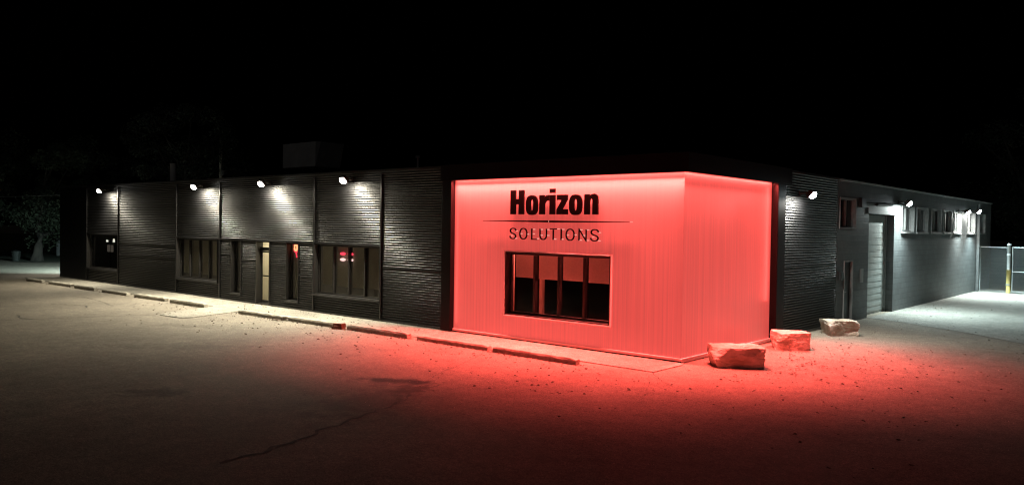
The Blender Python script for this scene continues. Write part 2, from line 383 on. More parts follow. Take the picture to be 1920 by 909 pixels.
# pavement in front of the building: slabs with open joints
sw = MB()
xs = [-36.2 + 3.03 * i for i in range(12)]
sw.add([(-36.4, -1.5, 0.006), (0.1, -1.42, 0.006), (0.1, 0.02, 0.006), (-36.4, 0.02, 0.006)], [(0, 1, 2, 3)], 1)
for i, x0 in enumerate(xs):
    x1 = xs[i + 1] - 0.016 if i < 11 else 0.0
    fr = -1.52 if i < 11 else -1.44
    if i < 11: pts = [(x0, fr), (x1, fr), (x1, -0.005), (x0, -0.005)]
    else: pts = [(x0, fr), (0.16, -1.44), (0.17, -0.26), (0.1, -0.06), (x0, -0.06)]
    sw.prism(pts, 0.0, 0.016 + random.uniform(-.003, .003), 0)
pav = sw.build('pavement', [M['concrete'], M['crack']], bevel=0.004); tag(pav, kind='structure')

ap = MB()
pts = [(-17.4, -1.535), (-15.55, -1.535), (-15.35, -2.2), (-15.0, -3.3), (-14.88, -3.62)]
for k in range(7):
    t = k / 6 * PI / 2
    pts.append((-15.25 + 0.37 * math.cos(t), -3.65 - 0.35 * math.sin(t)))
pts += [(-16.2, -4.05), (-16.5, -3.8), (-17.2, -2.3)]
pts = pts[::-1]
ap.prism(pts, 0.0, 0.022)
tag(ap.build('entrance_ramp', M['concrete'], bevel=0.01), kind='structure')

# ------------------------------------------------------------------ the black front building
B = empty('office_building', (-18, 4, 0))
tag(B, 'long low black corrugated metal office building with a glowing red corner box', 'building')
def part(mb, name, mats, parent=B, **kw):
    o = mb.build(name, mats, None, **kw)
    if parent is not None:
        o.parent = parent
        o.matrix_parent_inverse = Matrix.Translation(-Vector(world_loc(parent)))
    return o
def world_loc(o):
    l = Vector(o.location) if o.type == 'EMPTY' else Vector((0, 0, 0))
    return l

TOP = 4.58
PER = 0.074; AMP = 0.017
def corr(mb, rects, y=0.0):
    for (x0, x1, z0, z1) in rects:
        st = PER / 6; k0 = math.ceil(z0 / st - 1e-6); k1 = math.floor(z1 / st + 1e-6)
        zz = [z0] + [k * st for k in range(k0, k1 + 1) if z0 + 1e-4 < k * st < z1 - 1e-4] + [z1]
        vs = []
        for z in zz:
            yy = y - AMP * math.cos(2 * PI * z / PER)
            vs += [(x0, yy, z), (x1, yy, z)]
        mb.add(vs, [(2 * i, 2 * i + 1, 2 * i + 3, 2 * i + 2) for i in range(len(zz) - 1)])

WT = 2.32   # window head
J = [-32.47, -28.91, -23.34, -19.85, -13.75, -10.28, -7.49]
bays = [
    [(J[0], J[1], 0.05, .62), (J[0], J[1], WT, TOP)],
    [(J[1], J[2], 0.05, TOP)],
    [(J[2], J[3], 0.05, .64), (J[2], J[3], WT, TOP)],
    [(J[3], J[4], WT, TOP), (J[3], -19.02, .05, WT), (-19.02, -18.3, .05, .3), (-18.3, -17.29, .05, WT), (-16.37, -15.35, .05, WT),
     (-15.35, -14.6, .05, .28), (-14.6, J[4], .05, WT)],
    [(J[4], J[5], 0.05, .61), (J[4], J[5], WT, TOP)],
    [(J[5], J[6], 0.05, TOP)],
]
for rs in bays:
    m_ = MB(); corr(m_, rs); part(m_, 'corrugated_cladding', M['steel'], smooth=True)
m_ = MB(SIDE); corr(m_, [(5.2, 9.80, 0.08, TOP)]); part(m_, 'corrugated_cladding', M['steel'], smooth=True)
# plain end panel
m_ = MB(); m_.box(-35.85, J[0] - .03, -0.02, 0.1, 0.02, TOP); part(m_, 'end_panel', M['blackflat'])
# wall core behind the cladding (keeps it opaque from behind), west and roof
m_ = MB(); m_.box(-35.85, -35.7, 0.1, 9.8, 0.0, TOP); part(m_, 'end_wall', M['blackflat'])
m_ = MB(); m_.box(-35.85, -0.2, 0.25, 9.8, 4.2, 4.32); m_.box(-12, -0.2, 9.8, 34, 4.2, 4.3); part(m_, 'roof', M['roof'])
m_ = MB(); m_.box(-35.9, -7.3, -0.05, 0.22, TOP, TOP + .07); m_.T = SIDE; m_.box(5.5, 9.82, -0.05, 0.2, TOP, TOP + .07)
part(m_, 'parapet_cap', M['trim'])
# cover strips at the bay joints
for x in J[:6]:
    m_ = MB(); m_.box(x - .035, x + .035, -0.04, 0.04, 0.05, 4.5); part(m_, 'cover_strip', M['trim'], bevel=.006)
for a, b in ((J[0], J[1]), (J[2], J[3]), (J[3], J[4]), (J[4], J[5])):
    m_ = MB(); m_.box(a + .04, b - .04, -0.034, 0.02, WT - .012, WT + .03); part(m_, 'head_flashing', M['trim'])
m_ = MB(); m_.box(-35.85, -17.3, -0.03, 0.03, 0.02, 0.075); part(m_, 'base_flashing', M['trim'])
m_ = MB(); m_.box(-16.36, -7.5, -0.03, .03, .02, .075); part(m_, 'base_flashing', M['trim'])
m_ = MB(SIDE); m_.box(5.25, 9.8, -0.03, 0.03, 0.02, 0.085); part(m_, 'base_flashing', M['trim'])

for a, b, z in ((J[1], J[2], 1.93), (J[1], J[2], 1.42), (J[5], J[6], 1.66), (J[3], -19.06, 1.75), (-18.26, -17.33, 1.6), (-16.33, -15.4, 1.5), (-14.56, J[4], 1.15)):
    m_ = MB(); m_.box(a + .05, b - .05, -.022, .01, z - .008, z + .008); part(m_, 'sheet_lap', M['trim'], bevel=.004)
m_ = MB(SIDE); m_.box(5.3, 9.75, -.022, .01, 1.94, 1.956); part(m_, 'sheet_lap', M['trim'], bevel=.004)
# windows --------------------------------------------------------------
def window(parent, a0, a1, z0, z1, n, T=None, dep=0.15, fr=0.05, mull=0.06, framemat='frame', sill=0.05, sillmat='trim', blind=None, glass='glass', blindmat='blind', lip=0.0, transoms=()):
    m_ = MB(T)
    e = 0.004
    f0, f1 = -0.03 - lip, dep + 0.06
    m_.box(a0, a0 + .025, f0, dep, z0, z1); m_.box(a1 - .025, a1, f0, dep, z0, z1)
    m_.box(a0 + .025 + e, a1 - .025 - e, f0 + .01, dep, z1 - .025, z1); m_.box(a0 + .025 + e, a1 - .025 - e, f0 + .01, dep, z0, z0 + .025)
    # sash frame at the glass plane
    m_.box(a0 + .027, a0 + .027 + fr, dep - .02, f1, z0 + .027, z1 - .027); m_.box(a1 - .027 - fr, a1 - .027, dep - .02, f1, z0 + .027, z1 - .027)
    m_.box(a0 + .03 + fr, a1 - .03 - fr, dep - .017, f1, z1 - .027 - fr, z1 - .027); m_.box(a0 + .03 + fr, a1 - .03 - fr, dep - .017, f1, z0 + .027, z0 + .027 + fr)
    wn = part(m_, 'window', M[framemat], parent, bevel=.004)
    i0, i1 = a0 + .03 + fr, a1 - .03 - fr
    for k in range(1, n):
        x = i0 + (i1 - i0) * k / n
        m_ = MB(T); m_.box(x - mull / 2, x + mull / 2, dep - .05, dep + .055, z0 + .03 + fr, z1 - .03 - fr); q = m_.build('mullion', M[framemat], None, bevel=.004); q.parent = wn
    for zt in transoms:
        m_ = MB(T); m_.box(i0, i1, dep - .02, dep + .055, zt - .03, zt + .03); q = m_.build('transom', M[framemat], None); q.parent = wn
    m_ = MB(T); m_.add([(i0 - .01, dep + .02, z0 + .06), (i1 + .01, dep + .02, z0 + .06), (i1 + .01, dep + .02, z1 - .06), (i0 - .01, dep + .02, z1 - .06)], [(0, 1, 2, 3)])
    q = m_.build('pane', M[glass], None); q.parent = wn
    if sill:
        m_ = MB(T); m_.box(a0 - .03, a1 + .03, -0.03 - sill, dep, z0 - .045, z0 - .002); q = m_.build('sill', M[sillmat], None, bevel=.006); q.parent = wn
    if blind:
        zb = z1 - (z1 - z0) * blind
        for k in range(n):
            x0 = i0 + (i1 - i0) * k / n + .035; x1 = i0 + (i1 - i0) * (k + 1) / n - .035
            drop = random.uniform(-.012, .012)
            m_ = MB(T); m_.box(x0, x1, dep + .10, dep + .104, zb + drop, z1 - .04); m_.box(x0, x1, dep + .095, dep + .11, zb - .02 + drop, zb - .001 + drop)
            q = m_.build('blind', M[blindmat], None); q.parent = wn
    return wn

window(B, J[0] + .04, J[1] - .04, .65, WT - .02, 1, sill=.04, glass='glass')
window(B, J[2] + .04, J[3] - .16, .65, WT - .02, 4, sill=.04, blind=.86)
window(B, -19.02, -18.32, .31, WT - .02, 1, sill=.03, blind=.985, dep=.18, fr=.04)
window(B, -15.35, -14.62, .29, WT - .02, 1, sill=.03, blind=.985, dep=.18, fr=.04)
window(B, J[4] + .04, J[5] - .04, .62, WT - .02, 4, sill=.07, blind=.80, mull=.07)
# red room window sits in the polycarbonate
window(B, -5.19, -1.88, .66, 2.31, 4, dep=.16, fr=.05, mull=.07, sill=.0, blind=.40, lip=.02, blindmat='blind')

for (xa, xb, za, zb_) in ((-5.215, -1.855, 2.315, 2.34), (-5.215, -1.855, .625, .65), (-5.22, -5.195, .652, 2.313), (-1.875, -1.85, .652, 2.313)):
    m_ = MB(); m_.box(xa, xb, -.06, -.003, za, zb_); part(m_, 'window_trim', M['peg'], bevel=.004)
# entrance door --------------------------------------------------------
DX0, DX1 = -17.29, -16.37
m_ = MB()
m_.box(DX0, DX0 + .05, -0.03, 0.24, 0.0, WT); m_.box(DX1 - .05, DX1, -0.03, 0.24, 0.0, WT); m_.box(DX0 + .053, DX1 - .053, -.02, .24, WT - .05, WT)
m_.box(DX0 + .053, DX1 - .053, .15, .24, 1.96, 2.08)
m_.box(DX0 + .053, DX1 - .053, 0.0, .24, 0.045, 0.06)
D = part(m_, 'entrance_door', M['frame'])
m_ = MB(); x0, x1 = DX0 + .06, DX1 - .06
m_.box(x0, x0 + .05, .17, .21, .07, 1.95); m_.box(x1 - .05, x1, .17, .21, .07, 1.95); m_.box(x0 + .053, x1 - .053, .17, .21, 1.89, 1.95); m_.box(x0 + .053, x1 - .053, .17, .21, .07, .17)
q = m_.build('door_leaf', M['frame'], None, bevel=.004); q.parent = D
m_ = MB(); m_.add([(x0 + .04, .19, .16), (x1 - .04, .19, .16), (x1 - .04, .19, 1.9), (x0 + .04, .19, 1.9)], [(0, 1, 2, 3)])
m_.add([(x0, .19, 2.08), (x1, .19, 2.08), (x1, .19, 2.28), (x0, .19, 2.28)], [(0, 1, 2, 3)])
q = m_.build('pane', M['glass'], None); q.parent = D
m_ = MB(); m_.tube([(x0 + .03, .245, 1.04), (x1 - .03, .245, 1.04)], .022, 8); m_.box(x1 - .16, x1 - .02, .13, .168, .95, 1.15); m_.box(x1 - .1, x1 - .06, .10, .13, .85, 1.2)
q = m_.build('handle', M['blackflat'], None); q.parent = D

# rooms behind the glass -------------------------------------------------
def room(x0, x1, depth, wall, h=2.9, y0=.34):
    m_ = MB()
    m_.add([(x0, y0 + depth, 0), (x1, y0 + depth, 0), (x1, y0 + depth, h), (x0, y0 + depth, h)], [(0, 1, 2, 3)], 0)
    m_.add([(x0, y0, 0), (x0, y0 + depth, 0), (x0, y0 + depth, h), (x0, y0, h)], [(0, 1, 2, 3)], 0)
    m_.add([(x1, y0, 0), (x1, y0 + depth, 0), (x1, y0 + depth, h), (x1, y0, h)], [(0, 1, 2, 3)], 0)
    m_.add([(x0, y0, h), (x1, y0, h), (x1, y0 + depth, h), (x0, y0 + depth, h)], [(0, 1, 2, 3)], 0)
    m_.add([(x0, y0, .05), (x1, y0, .05), (x1, y0 + depth, .05), (x0, y0 + depth, .05)], [(0, 1, 2, 3)], 1)
    return part(m_, 'inner_room', [M[wall], M['floor']])
room(J[0], J[1], 4, 'darkroom')
room(J[2], -17.75, 4, 'darkroom'); room(-17.6, -16.05, 2.6, 'room'); room(-15.9, J[5], 4, 'darkroom'); room(-5.9, -1.2, 4.5, 'blackflat', y0=.3)
m_ = MB(); m_.box(-17.1, -16.95, 1.6, 2.9, .05, 2.85); part(m_, 'inner_pier', M['room'])
m_ = MB(); m_.box(-17.2, -16.5, 1.2, 1.7, 2.84, 2.87); part(m_, 'ceiling_light', M['ceil'])
m_ = MB(); m_.box(-5.62, -5.42, .5, .62, .06, 2.6); part(m_, 'inner_pier', M['room'])
m_ = MB(); m_.box(-4.86, -4.76, 1.0, 1.1, .06, 2.4); part(m_, 'inner_pier', M['room'])

def area(name, loc, direction, sx, sy, power, color, parent=None, spread=PI):
    l = bpy.data.lights.new(name, 'AREA'); l.shape = 'RECTANGLE'; l.size = sx; l.size_y = sy; l.energy = power; l.color = color; l.spread = spread
    o = bpy.data.objects.new(name, l); COL.objects.link(o)
    z = -Vector(direction).normalized()
    if abs(z.x) + abs(z.y) < 1e-4: x = Vector((1, 0, 0))
    else: x = Vector((0, 0, 1)).cross(z).normalized()
    y = z.cross(x)
    mm = Matrix((x, y, z)).transposed().to_4x4(); mm.translation = Vector(loc)
    if parent is not None:
        o.parent = parent
        mm = Matrix.Translation(-Vector(world_loc(parent))) @ mm
    o.matrix_local = mm
    return o
area('vestibule_light', (-16.85, 1.5, 2.8), (0, 0, -1), .7, .5, 75, (1, .89, .68), B)
area('office_light', (-20.5, 2.6, 2.8), (0, -.5, -1), 1, .6, 22, (1, .85, .62), B)
area('office_light', (-13.0, 2.6, 2.8), (0, -.5, -1), 1, .6, 34, (1, .85, .62), B)

area('cavity_light', (-3.5, 1.6, 2.7), (0, -1, -.35), 3.0, .1, 400, (1, .115, .095), B, 1.7)  # unseen red light added inside the room to brighten the blinds

# red corner box -----------------------------------------------------------
RX0 = -7.12
SOF = 4.215
m_ = MB()
for (x0, x1, z0, z1) in ((RX0, -5.2, .1, SOF + .2), (-1.87, -.003, .1, SOF + .2), (-5.2, -1.87, .1, .65), (-5.2, -1.87, 2.32, SOF + .2)):
    m_.add([(x0, 0, z0), (x1, 0, z0), (x1, 0, z1), (x0, 0, z1)], [(0, 1, 2, 3)])
    m_.add([(x0, .04, z0), (x1 - (.04 if x1 > -.1 else 0), .04, z0), (x1 - (.04 if x1 > -.1 else 0), .04, z1), (x0, .04, z1)], [(3, 2, 1, 0)])
part(m_, 'polycarbonate_panel', M['poly'])
m_ = MB(SIDE)
m_.add([(.003, 0, .1), (4.74, 0, .1), (4.74, 0, SOF + .2), (.003, 0, SOF + .2)], [(0, 1, 2, 3)])
m_.add([(.04, .04, .1), (4.74, .04, .1), (4.74, .04, SOF + .2), (.04, .04, SOF + .2)], [(3, 2, 1, 0)])
part(m_, 'polycarbonate_panel', M['poly'])
m_ = MB(); m_.box(-.012, .012, -.012, .012, .1, SOF + .1); part(m_, 'corner_trim', M['poly'])
m_ = MB(); m_.box(RX0, .05, -.05, .0 - .002, .045, .105); m_.T = SIDE; m_.box(.0, 4.74, -.05, -.002, .02, .105); part(m_, 'base_trim', M['peg'], bevel=.006)
m_ = MB(); m_.box(RX0, -.01, .004, .2, .0, .1); m_.T = SIDE; m_.box(.004, 4.74, .004, .2, 0, .1); part(m_, 'plinth', M['blackflat'])
# black canopy over it: an L shaped fascia with a recess for the lamps
OV = 0.21
m_ = MB()
m_.box(-7.5, OV, -OV, -OV + .03, SOF, TOP + .07); m_.box(OV - .03, OV, -OV + .033, 5.6, SOF, TOP + .07)
m_.box(-7.5, OV - .033, -OV + .033, .3, TOP, TOP + .06); m_.box(-.3, OV - .033, .303, 5.6, TOP, TOP + .06)
m_.box(RX0, OV - .033, -OV + .033, -.02, SOF + .12, SOF + .15); m_.box(.02, OV - .033, .0, 4.74, SOF + .12, SOF + .15)
part(m_, 'canopy_fascia', M['blackflat'])
m_ = MB(); m_.box(-7.49, RX0, -.16, .12, .03, SOF - .002); m_.box(-7.49, RX0, -.14, .12, SOF, TOP); part(m_, 'pillar', M['blackflat'], bevel=.008)
m_ = MB(); m_.box(-.12, .19, 4.74, 5.24, .02, SOF - .002); part(m_, 'pillar', M['blackflat'], bevel=.008)
# led strips tucked under the canopy and down the two pillars
m_ = MB(); m_.box(RX0 + .02, .12, -.12, -.09, SOF + .02, SOF + .04); m_.box(.09, .12, -.088, 4.7, SOF + .02, SOF + .04)
part(m_, 'led_strip', M['led'])
FRONT_P, SIDE_P, COLP = 1900, 850, 12
def led_bar(p0, p1, out, p, col, tilt, spread):
    # a row of short led modules, each aimed down and slightly away from the sheet
    p0, p1 = Vector(p0), Vector(p1); n = 4
    for k in range(n):
        q = p0.lerp(p1, (k + .5) / n)
        along = (p1 - p0).normalized()
        z = -(Vector((0, 0, -1)) + Vector(out) * tilt).normalized(); y = along; x = y.cross(z).normalized()
        l = bpy.data.lights.new('led_light', 'AREA'); l.shape = 'RECTANGLE'; l.size = .03; l.size_y = (p1 - p0).length / n; l.energy = p / n; l.color = col; l.spread = math.radians(spread)
        o = bpy.data.objects.new('led_light', l); COL.objects.link(o); o.parent = B
        mm = Matrix((x, y, z)).transposed().to_4x4(); mm.translation = q - Vector(B.location); o.matrix_local = mm
led_bar((RX0 + .05, -.105, SOF + .012), (.1, -.105, SOF + .012), (0, -1, 0), FRONT_P, RED, .17, 104)
led_bar((.105, -.1, SOF + .012), (.105, 4.7, SOF + .012), (1, 0, 0), SIDE_P, RED, .36, 84)
led_bar((RX0 + .05, -.045, SOF + .008), (.03, -.045, SOF + .008), (0, -1, 0), 110, RED, 0, 180)
led_bar((.045, -.04, SOF + .008), (.045, 4.7, SOF + .008), (1, 0, 0), 75, RED, 0, 180)
area('led_light', (RX0 + .02, -.08, 2.2), (1, 0, 0), .05, 3.9, COLP, RED, B)
area('led_light', (.1, 4.72, 2.6), (0, -1, 0), .05, 3.0, COLP, RED, B)

# ------------------------------------------------------------------ the lettering
SG = empty('building_sign', (-3.63, 0, 3.3))
tag(SG, 'black raised lettering Horizon over a thin bar and SOLUTIONS on the red corner wall', 'sign')
def spart(mb, name, mats, **kw):
    o = mb.build(name, mats, None, **kw); o.parent = SG; o.matrix_parent_inverse = Matrix.Translation(-Vector(SG.location)); return o
Y0, Y1 = -.085, -.035
ZB = 3.285; U = .62 / 302.0
def zz(y): return ZB + (431 - y) * U
def se(cx, cz, rx, rz, p=2.6, n=36):
    out = []
    for k in range(n):
        t = 2 * PI * k / n; c, s = math.cos(t), math.sin(t)
        out.append((cx + rx * math.copysign(abs(c) ** (2 / p), c), cz + rz * math.copysign(abs(s) ** (2 / p), s)))
    return out
H0, H1 = -5.006, -4.557; st = .168
m_ = MB()
m_.plate([(H0, zz(431)), (H0 + st, zz(431)), (H0 + st, zz(306)), (H1 - st, zz(306)), (H1 - st, zz(431)), (H1, zz(431)), (H1, zz(127)), (H1 - st, zz(127)), (H1 - st, zz(238)), (H0 + st, zz(238)), (H0 + st, zz(127)), (H0, zz(127))], Y0, Y1)
spart(m_, 'letter', M['letter'])
def letter_o(x0, x1):
    m_ = MB(); cx = (x0 + x1) / 2; cz = zz(316)
    m_.ring(se(cx, cz, (x1 - x0) / 2, (438 - 193) * U / 2, 2.7), se(cx, cz, .05, 72 * U, 2.6), Y0, Y1); spart(m_, 'letter', M['letter'])
letter_o(-4.481, -4.094)
x0, x1 = -4.04, -3.75
m_ = MB(); m_.plate([(x0, zz(431)), (x0 + st, zz(431)), (x0 + st, zz(300)), (x0 + st + .03, zz(275)), (x0 + st + .075, zz(264)), (x1, zz(262)), (x1, zz(193)), (x0 + st + .06, zz(200)), (x0 + st + .02, zz(218)), (x0 + st - .008, zz(235)), (x0 + st - .008, zz(196)), (x0, zz(196))], Y0, Y1)
spart(m_, 'letter', M['letter'])
m_ = MB(); m_.plate([(-3.71, zz(431)), (-3.545, zz(431)), (-3.545, zz(195)), (-3.71, zz(195))], Y0, Y1); m_.plate([(-3.71, zz(172)), (-3.545, zz(172)), (-3.545, zz(118)), (-3.71, zz(118))], Y0, Y1)
spart(m_, 'letter', M['letter'])
x0, x1 = -3.489, -3.151
m_ = MB(); m_.plate([(x0, zz(431)), (x1, zz(431)), (x1, zz(368)), (x0 + .17, zz(368)), (x1 - .005, zz(252)), (x1 - .005, zz(193)), (x0 + .01, zz(193)), (x0 + .01, zz(258)), (x1 - .18, zz(258)), (x0, zz(376))], Y0, Y1)
spart(m_, 'letter', M['letter'])
letter_o(-3.101, -2.716)
x0, x1 = -2.643, -2.246; sn = .155
m_ = MB(); arch_o = []; arch_i = []
o_ = [(x0, zz(431)), (x0 + sn, zz(431)), (x0 + sn, zz(280))]
for k in range(7):
    t = PI - k / 6 * PI; cx = (x0 + sn + x1 - sn) / 2; o_.append((cx + (x1 - x0 - 2 * sn) / 2 * math.cos(t), zz(272) + 28 * U * math.sin(t)))
o_ += [(x1 - sn, zz(431)), (x1, zz(431)), (x1, zz(245))]
for k in range(1, 8):
    t = k / 7 * PI * .5; o_.append((x1 - .11 + .11 * math.cos(t), zz(240) + 52 * U * math.sin(t)))
o_ += [(x0 + sn + .05, zz(196)), (x0 + sn - .005, zz(222)), (x0 + sn - .005, zz(194)), (x0, zz(194))]
m_.plate(o_, Y0, Y1); spart(m_, 'letter', M['letter'])
# thin bar, thicker in the middle
m_ = MB(); m_.plate([(-5.98, 3.105), (-3.72, 3.083), (-1.36, 3.105), (-1.36, 3.118), (-3.72, 3.135), (-5.98, 3.118)], Y0, Y1)
m_.box(-1.36, -1.29, -.05, -.035, 3.105, 3.117, 1); m_.box(-3.725, -3.715, -.09, -.03, 3.09, 3.13, 1)
spart(m_, 'rule_bar', [M['letter'], M['stud']])
# thin letters
def stroke(mb, pts, wd=.013, closed=False):
    P = [Vector(p) for p in pts]; n = len(P); A = []; Bq = []
    for i in range(n):
        a = P[i - 1] if (i or closed) else P[0]; c = P[(i + 1) % n] if (i < n - 1 or closed) else P[-1]
        d1 = (P[i] - a); d2 = (c - P[i])
        d1 = d1.normalized() if d1.length > 1e-6 else d2.normalized(); d2 = d2.normalized() if d2.length > 1e-6 else d1
        n1 = Vector((-d1.y, d1.x)); n2 = Vector((-d2.y, d2.x)); mm = (n1 + n2)
        mm = mm.normalized() if mm.length > 1e-3 else n1
        k = wd / max(.45, mm.dot(n1)); A.append(tuple(P[i] + mm * k)); Bq.append(tuple(P[i] - mm * k))
    mb.ring(Bq, A, -.07, -.035, 0, closed)
def studs(mb, spots):
    for (x, z) in spots: mb.box(x, x + .062, -.052, -.036, z - .010, z + .010, 1)
C0, C1 = 2.652, 2.925; CM = (C0 + C1) / 2; HH = C1 - C0
def S_(x0, x1):
    w_ = x1 - x0
    pr = [(.98, .76), (.92, .88), (.76, .97), (.5, 1.0), (.25, .96), (.09, .86), (.06, .74), (.14, .62), (.34, .54), (.6, .48), (.84, .39), (.95, .27), (.9, .13), (.74, .03), (.5, 0), (.24, .03), (.06, .13), (.0, .26)]
    return [(x0 + a * w_, C0 + b * HH) for a, b in pr]
m_ = MB(); stroke(m_, S_(-5.03, -4.82)); studs(m_, [(-4.83, C0 + .75 * HH), (-5.0, C0 + .3 * HH), (-4.85, C0 + .04 * HH)]); spart(m_, 'letter', [M['letter'], M['stud']])
m_ = MB(); stroke(m_, se(-4.571, CM, .118, HH / 2, 2.2, 32), closed=True); studs(m_, [(-4.67, CM), (-4.45, CM - .01)]); spart(m_, 'letter', [M['letter'], M['stud']])
m_ = MB(); stroke(m_, [(-4.29, C1), (-4.29, C0), (-4.12, C0)]); studs(m_, [(-4.25, C1 - .02), (-4.26, CM), (-4.12, C0 + .02)]); spart(m_, 'letter', [M['letter'], M['stud']])
ul, ur = -4.02, -3.81; upts = [(ul, C1), (ul, C0 + .1)] + [((ul + ur) / 2 - (ur - ul) / 2 * math.cos(k / 10 * PI), C0 + .1 - .1 * math.sin(k / 10 * PI)) for k in range(1, 10)] + [(ur, C0 + .1), (ur, C1)]
m_ = MB(); stroke(m_, upts); studs(m_, [(-4.0, C1 - .02), (-4.0, CM - .03), (-3.79, C1 - .02), (-3.79, CM - .03)]); spart(m_, 'letter', [M['letter'], M['stud']])
m_ = MB(); stroke(m_, [(-3.7, C1), (-3.49, C1)]); stroke(m_, [(-3.595, C1 - .018), (-3.595, C0)]); studs(m_, [(-3.47, C1), (-3.57, C0 + .02)]); spart(m_, 'letter', [M['letter'], M['stud']])
m_ = MB(); stroke(m_, [(-3.345, C1), (-3.345, C0)]); studs(m_, [(-3.32, C1 - .01), (-3.34, C0 + .02)]); spart(m_, 'letter', [M['letter'], M['stud']])
m_ = MB(); stroke(m_, se(-3.07, CM, .12, HH / 2, 2.2, 32), closed=True); studs(m_, [(-3.17, CM - .01), (-2.94, CM)]); spart(m_, 'letter', [M['letter'], M['stud']])
m_ = MB(); stroke(m_, [(-2.8, C0), (-2.8, C1), (-2.59, C0), (-2.59, C1)]); studs(m_, [(-2.77, C1 - .01), (-2.57, C1 - .01), (-2.67, CM - .01), (-2.78, C0 + .01), (-2.57, C0 + .01)]); spart(m_, 'letter', [M['letter'], M['stud']])
m_ = MB(); stroke(m_, S_(-2.455, -2.225)); studs(m_, [(-2.225, C0 + .74 * HH), (-2.42, C0 + .32 * HH), (-2.24, C0 + .02 * HH)]); spart(m_, 'letter', [M['letter'], M['stud']])

# ------------------------------------------------------------------ grey block building at the back
K = empty('block_building', (-6, 24, 0))
tag(K, 'grey painted concrete block building with a garage door behind the black one', 'building')
def kp(mb, name, mats, **kw): return part(mb, name, mats, K, **kw)
wins = [(16.97, 18.70), (19.08, 20.82), (21.42, 23.05), (23.5, 25.05), (25.35, 26.95), (28.35, 30.1), (30.82, 32.6)]
WZ0, WZ1 = 2.97, 4.0
holes = [(10.02, 11.6, 3.06, 4.06), (10.53, 11.38, 0, 2.03), (13.02, 16.03, 0, 3.6)] + [(a, b, WZ0, WZ1) for a, b in wins]
END = 34.2
m_ = MB(SIDE)
cuts = sorted({9.84, END} | {h[0] for h in holes} | {h[1] for h in holes})
for a, b in zip(cuts, cuts[1:]):
    hs = sorted([(h[2], h[3]) for h in holes if h[0] <= a + 1e-6 and h[1] >= b - 1e-6]); z = 0.0
    for (h0, h1) in hs + [(TOP, TOP)]:
        if h0 > z: m_.add([(a, 0, z), (b, 0, z), (b, 0, h0), (a, 0, h0)], [(0, 1, 2, 3)])
        z = max(z, h1)
# reveals of the garage opening
m_.add([(13.02, 0, 0), (13.02, .34, 0), (13.02, .34, 3.6), (13.02, 0, 3.6)], [(0, 1, 2, 3)]); m_.add([(16.03, 0, 0), (16.03, 0, 3.6), (16.03, .34, 3.6), (16.03, .34, 0)], [(0, 1, 2, 3)])
m_.add([(13.02, 0, 3.6), (13.02, .34, 3.6), (16.03, .34, 3.6), (16.03, 0, 3.6)], [(0, 1, 2, 3)])
m_.add([(END, 0, 0), (END, 12, 0), (END, 12, TOP), (END, 0, TOP)], [(0, 1, 2, 3)])
m_.add([(9.84, 0, 0), (9.84, .1, 0), (9.84, .1, TOP), (9.84, 0, TOP)], [(3, 2, 1, 0)])
kp(m_, 'block_wall', M['block'])
m_ = MB(SIDE); m_.box(9.84, END + .05, -0.06, .25, TOP, TOP + .06); kp(m_, 'coping', M['greymetal'], bevel=.008)
m_ = MB(SIDE); m_.box(12.85, 16.2, -.03, -.002, 3.6, 3.8); kp(m_, 'lintel', M['block'])
# backing so that nothing shows through
m_ = MB(SIDE); m_.add([(9.84, .8, 0), (END, .8, 0), (END, .8, 4.2), (9.84, .8, 4.2)], [(0, 1, 2, 3)]); kp(m_, 'inner_wall', M['blackflat'])
window(K, 10.02, 11.6, 3.06, 4.06, 2, T=SIDE, dep=.1, fr=.04, mull=.05, framemat='white', sill=.0, glass='darkglass')
for i, (a, b) in enumerate(wins):
    window(K, a, b, WZ0, WZ1, 2, T=SIDE, dep=.12, fr=.06, mull=.06, framemat='white', sill=.04, sillmat='white', glass='darkglass')
# garage door of ribbed sections
m_ = MB(SIDE)
for k in range(8):
    z0 = .02 + k * .445; m_.box(13.09, 15.96, .31, .35, z0, z0 + .438)
    for j in range(2): m_.box(13.14, 15.9, .302, .3085, z0 + .06 + j * .2, z0 + .18 + j * .2)
G_ = kp(m_, 'garage_door', M['garage'])
m_ = MB(SIDE); m_.box(13.025, 13.085, .26, .345, 0, 3.58); q = m_.build('door_track', M['white'], None); q.parent = G_
m_ = MB(SIDE); m_.box(15.965, 16.025, .26, .345, 0, 3.58); q = m_.build('door_track', M['white'], None); q.parent = G_
# steel personnel door
m_ = MB(SIDE); m_.box(10.56, 11.35, .06, .1, .03, 2.0)
PD = kp(m_, 'steel_door', M['greydoor'])
m_ = MB(SIDE); m_.box(10.53, 10.58, -.03, .12, 0, 2.03); m_.box(11.33, 11.38, -.03, .12, 0, 2.03); m_.box(10.583, 11.327, -.03, .12, 1.985, 2.03); q = m_.build('door_frame', M['greymetal'], None); q.parent = PD
m_ = MB(SIDE); m_.box(10.62, 10.68, .02, .058, .95, 1.1); m_.tube([(10.65, .03, 1.02), (10.65, -.02, 1.02), (10.77, -.02, 1.02)], .012, 6); q = m_.build('handle', M['galv'], None); q.parent = PD
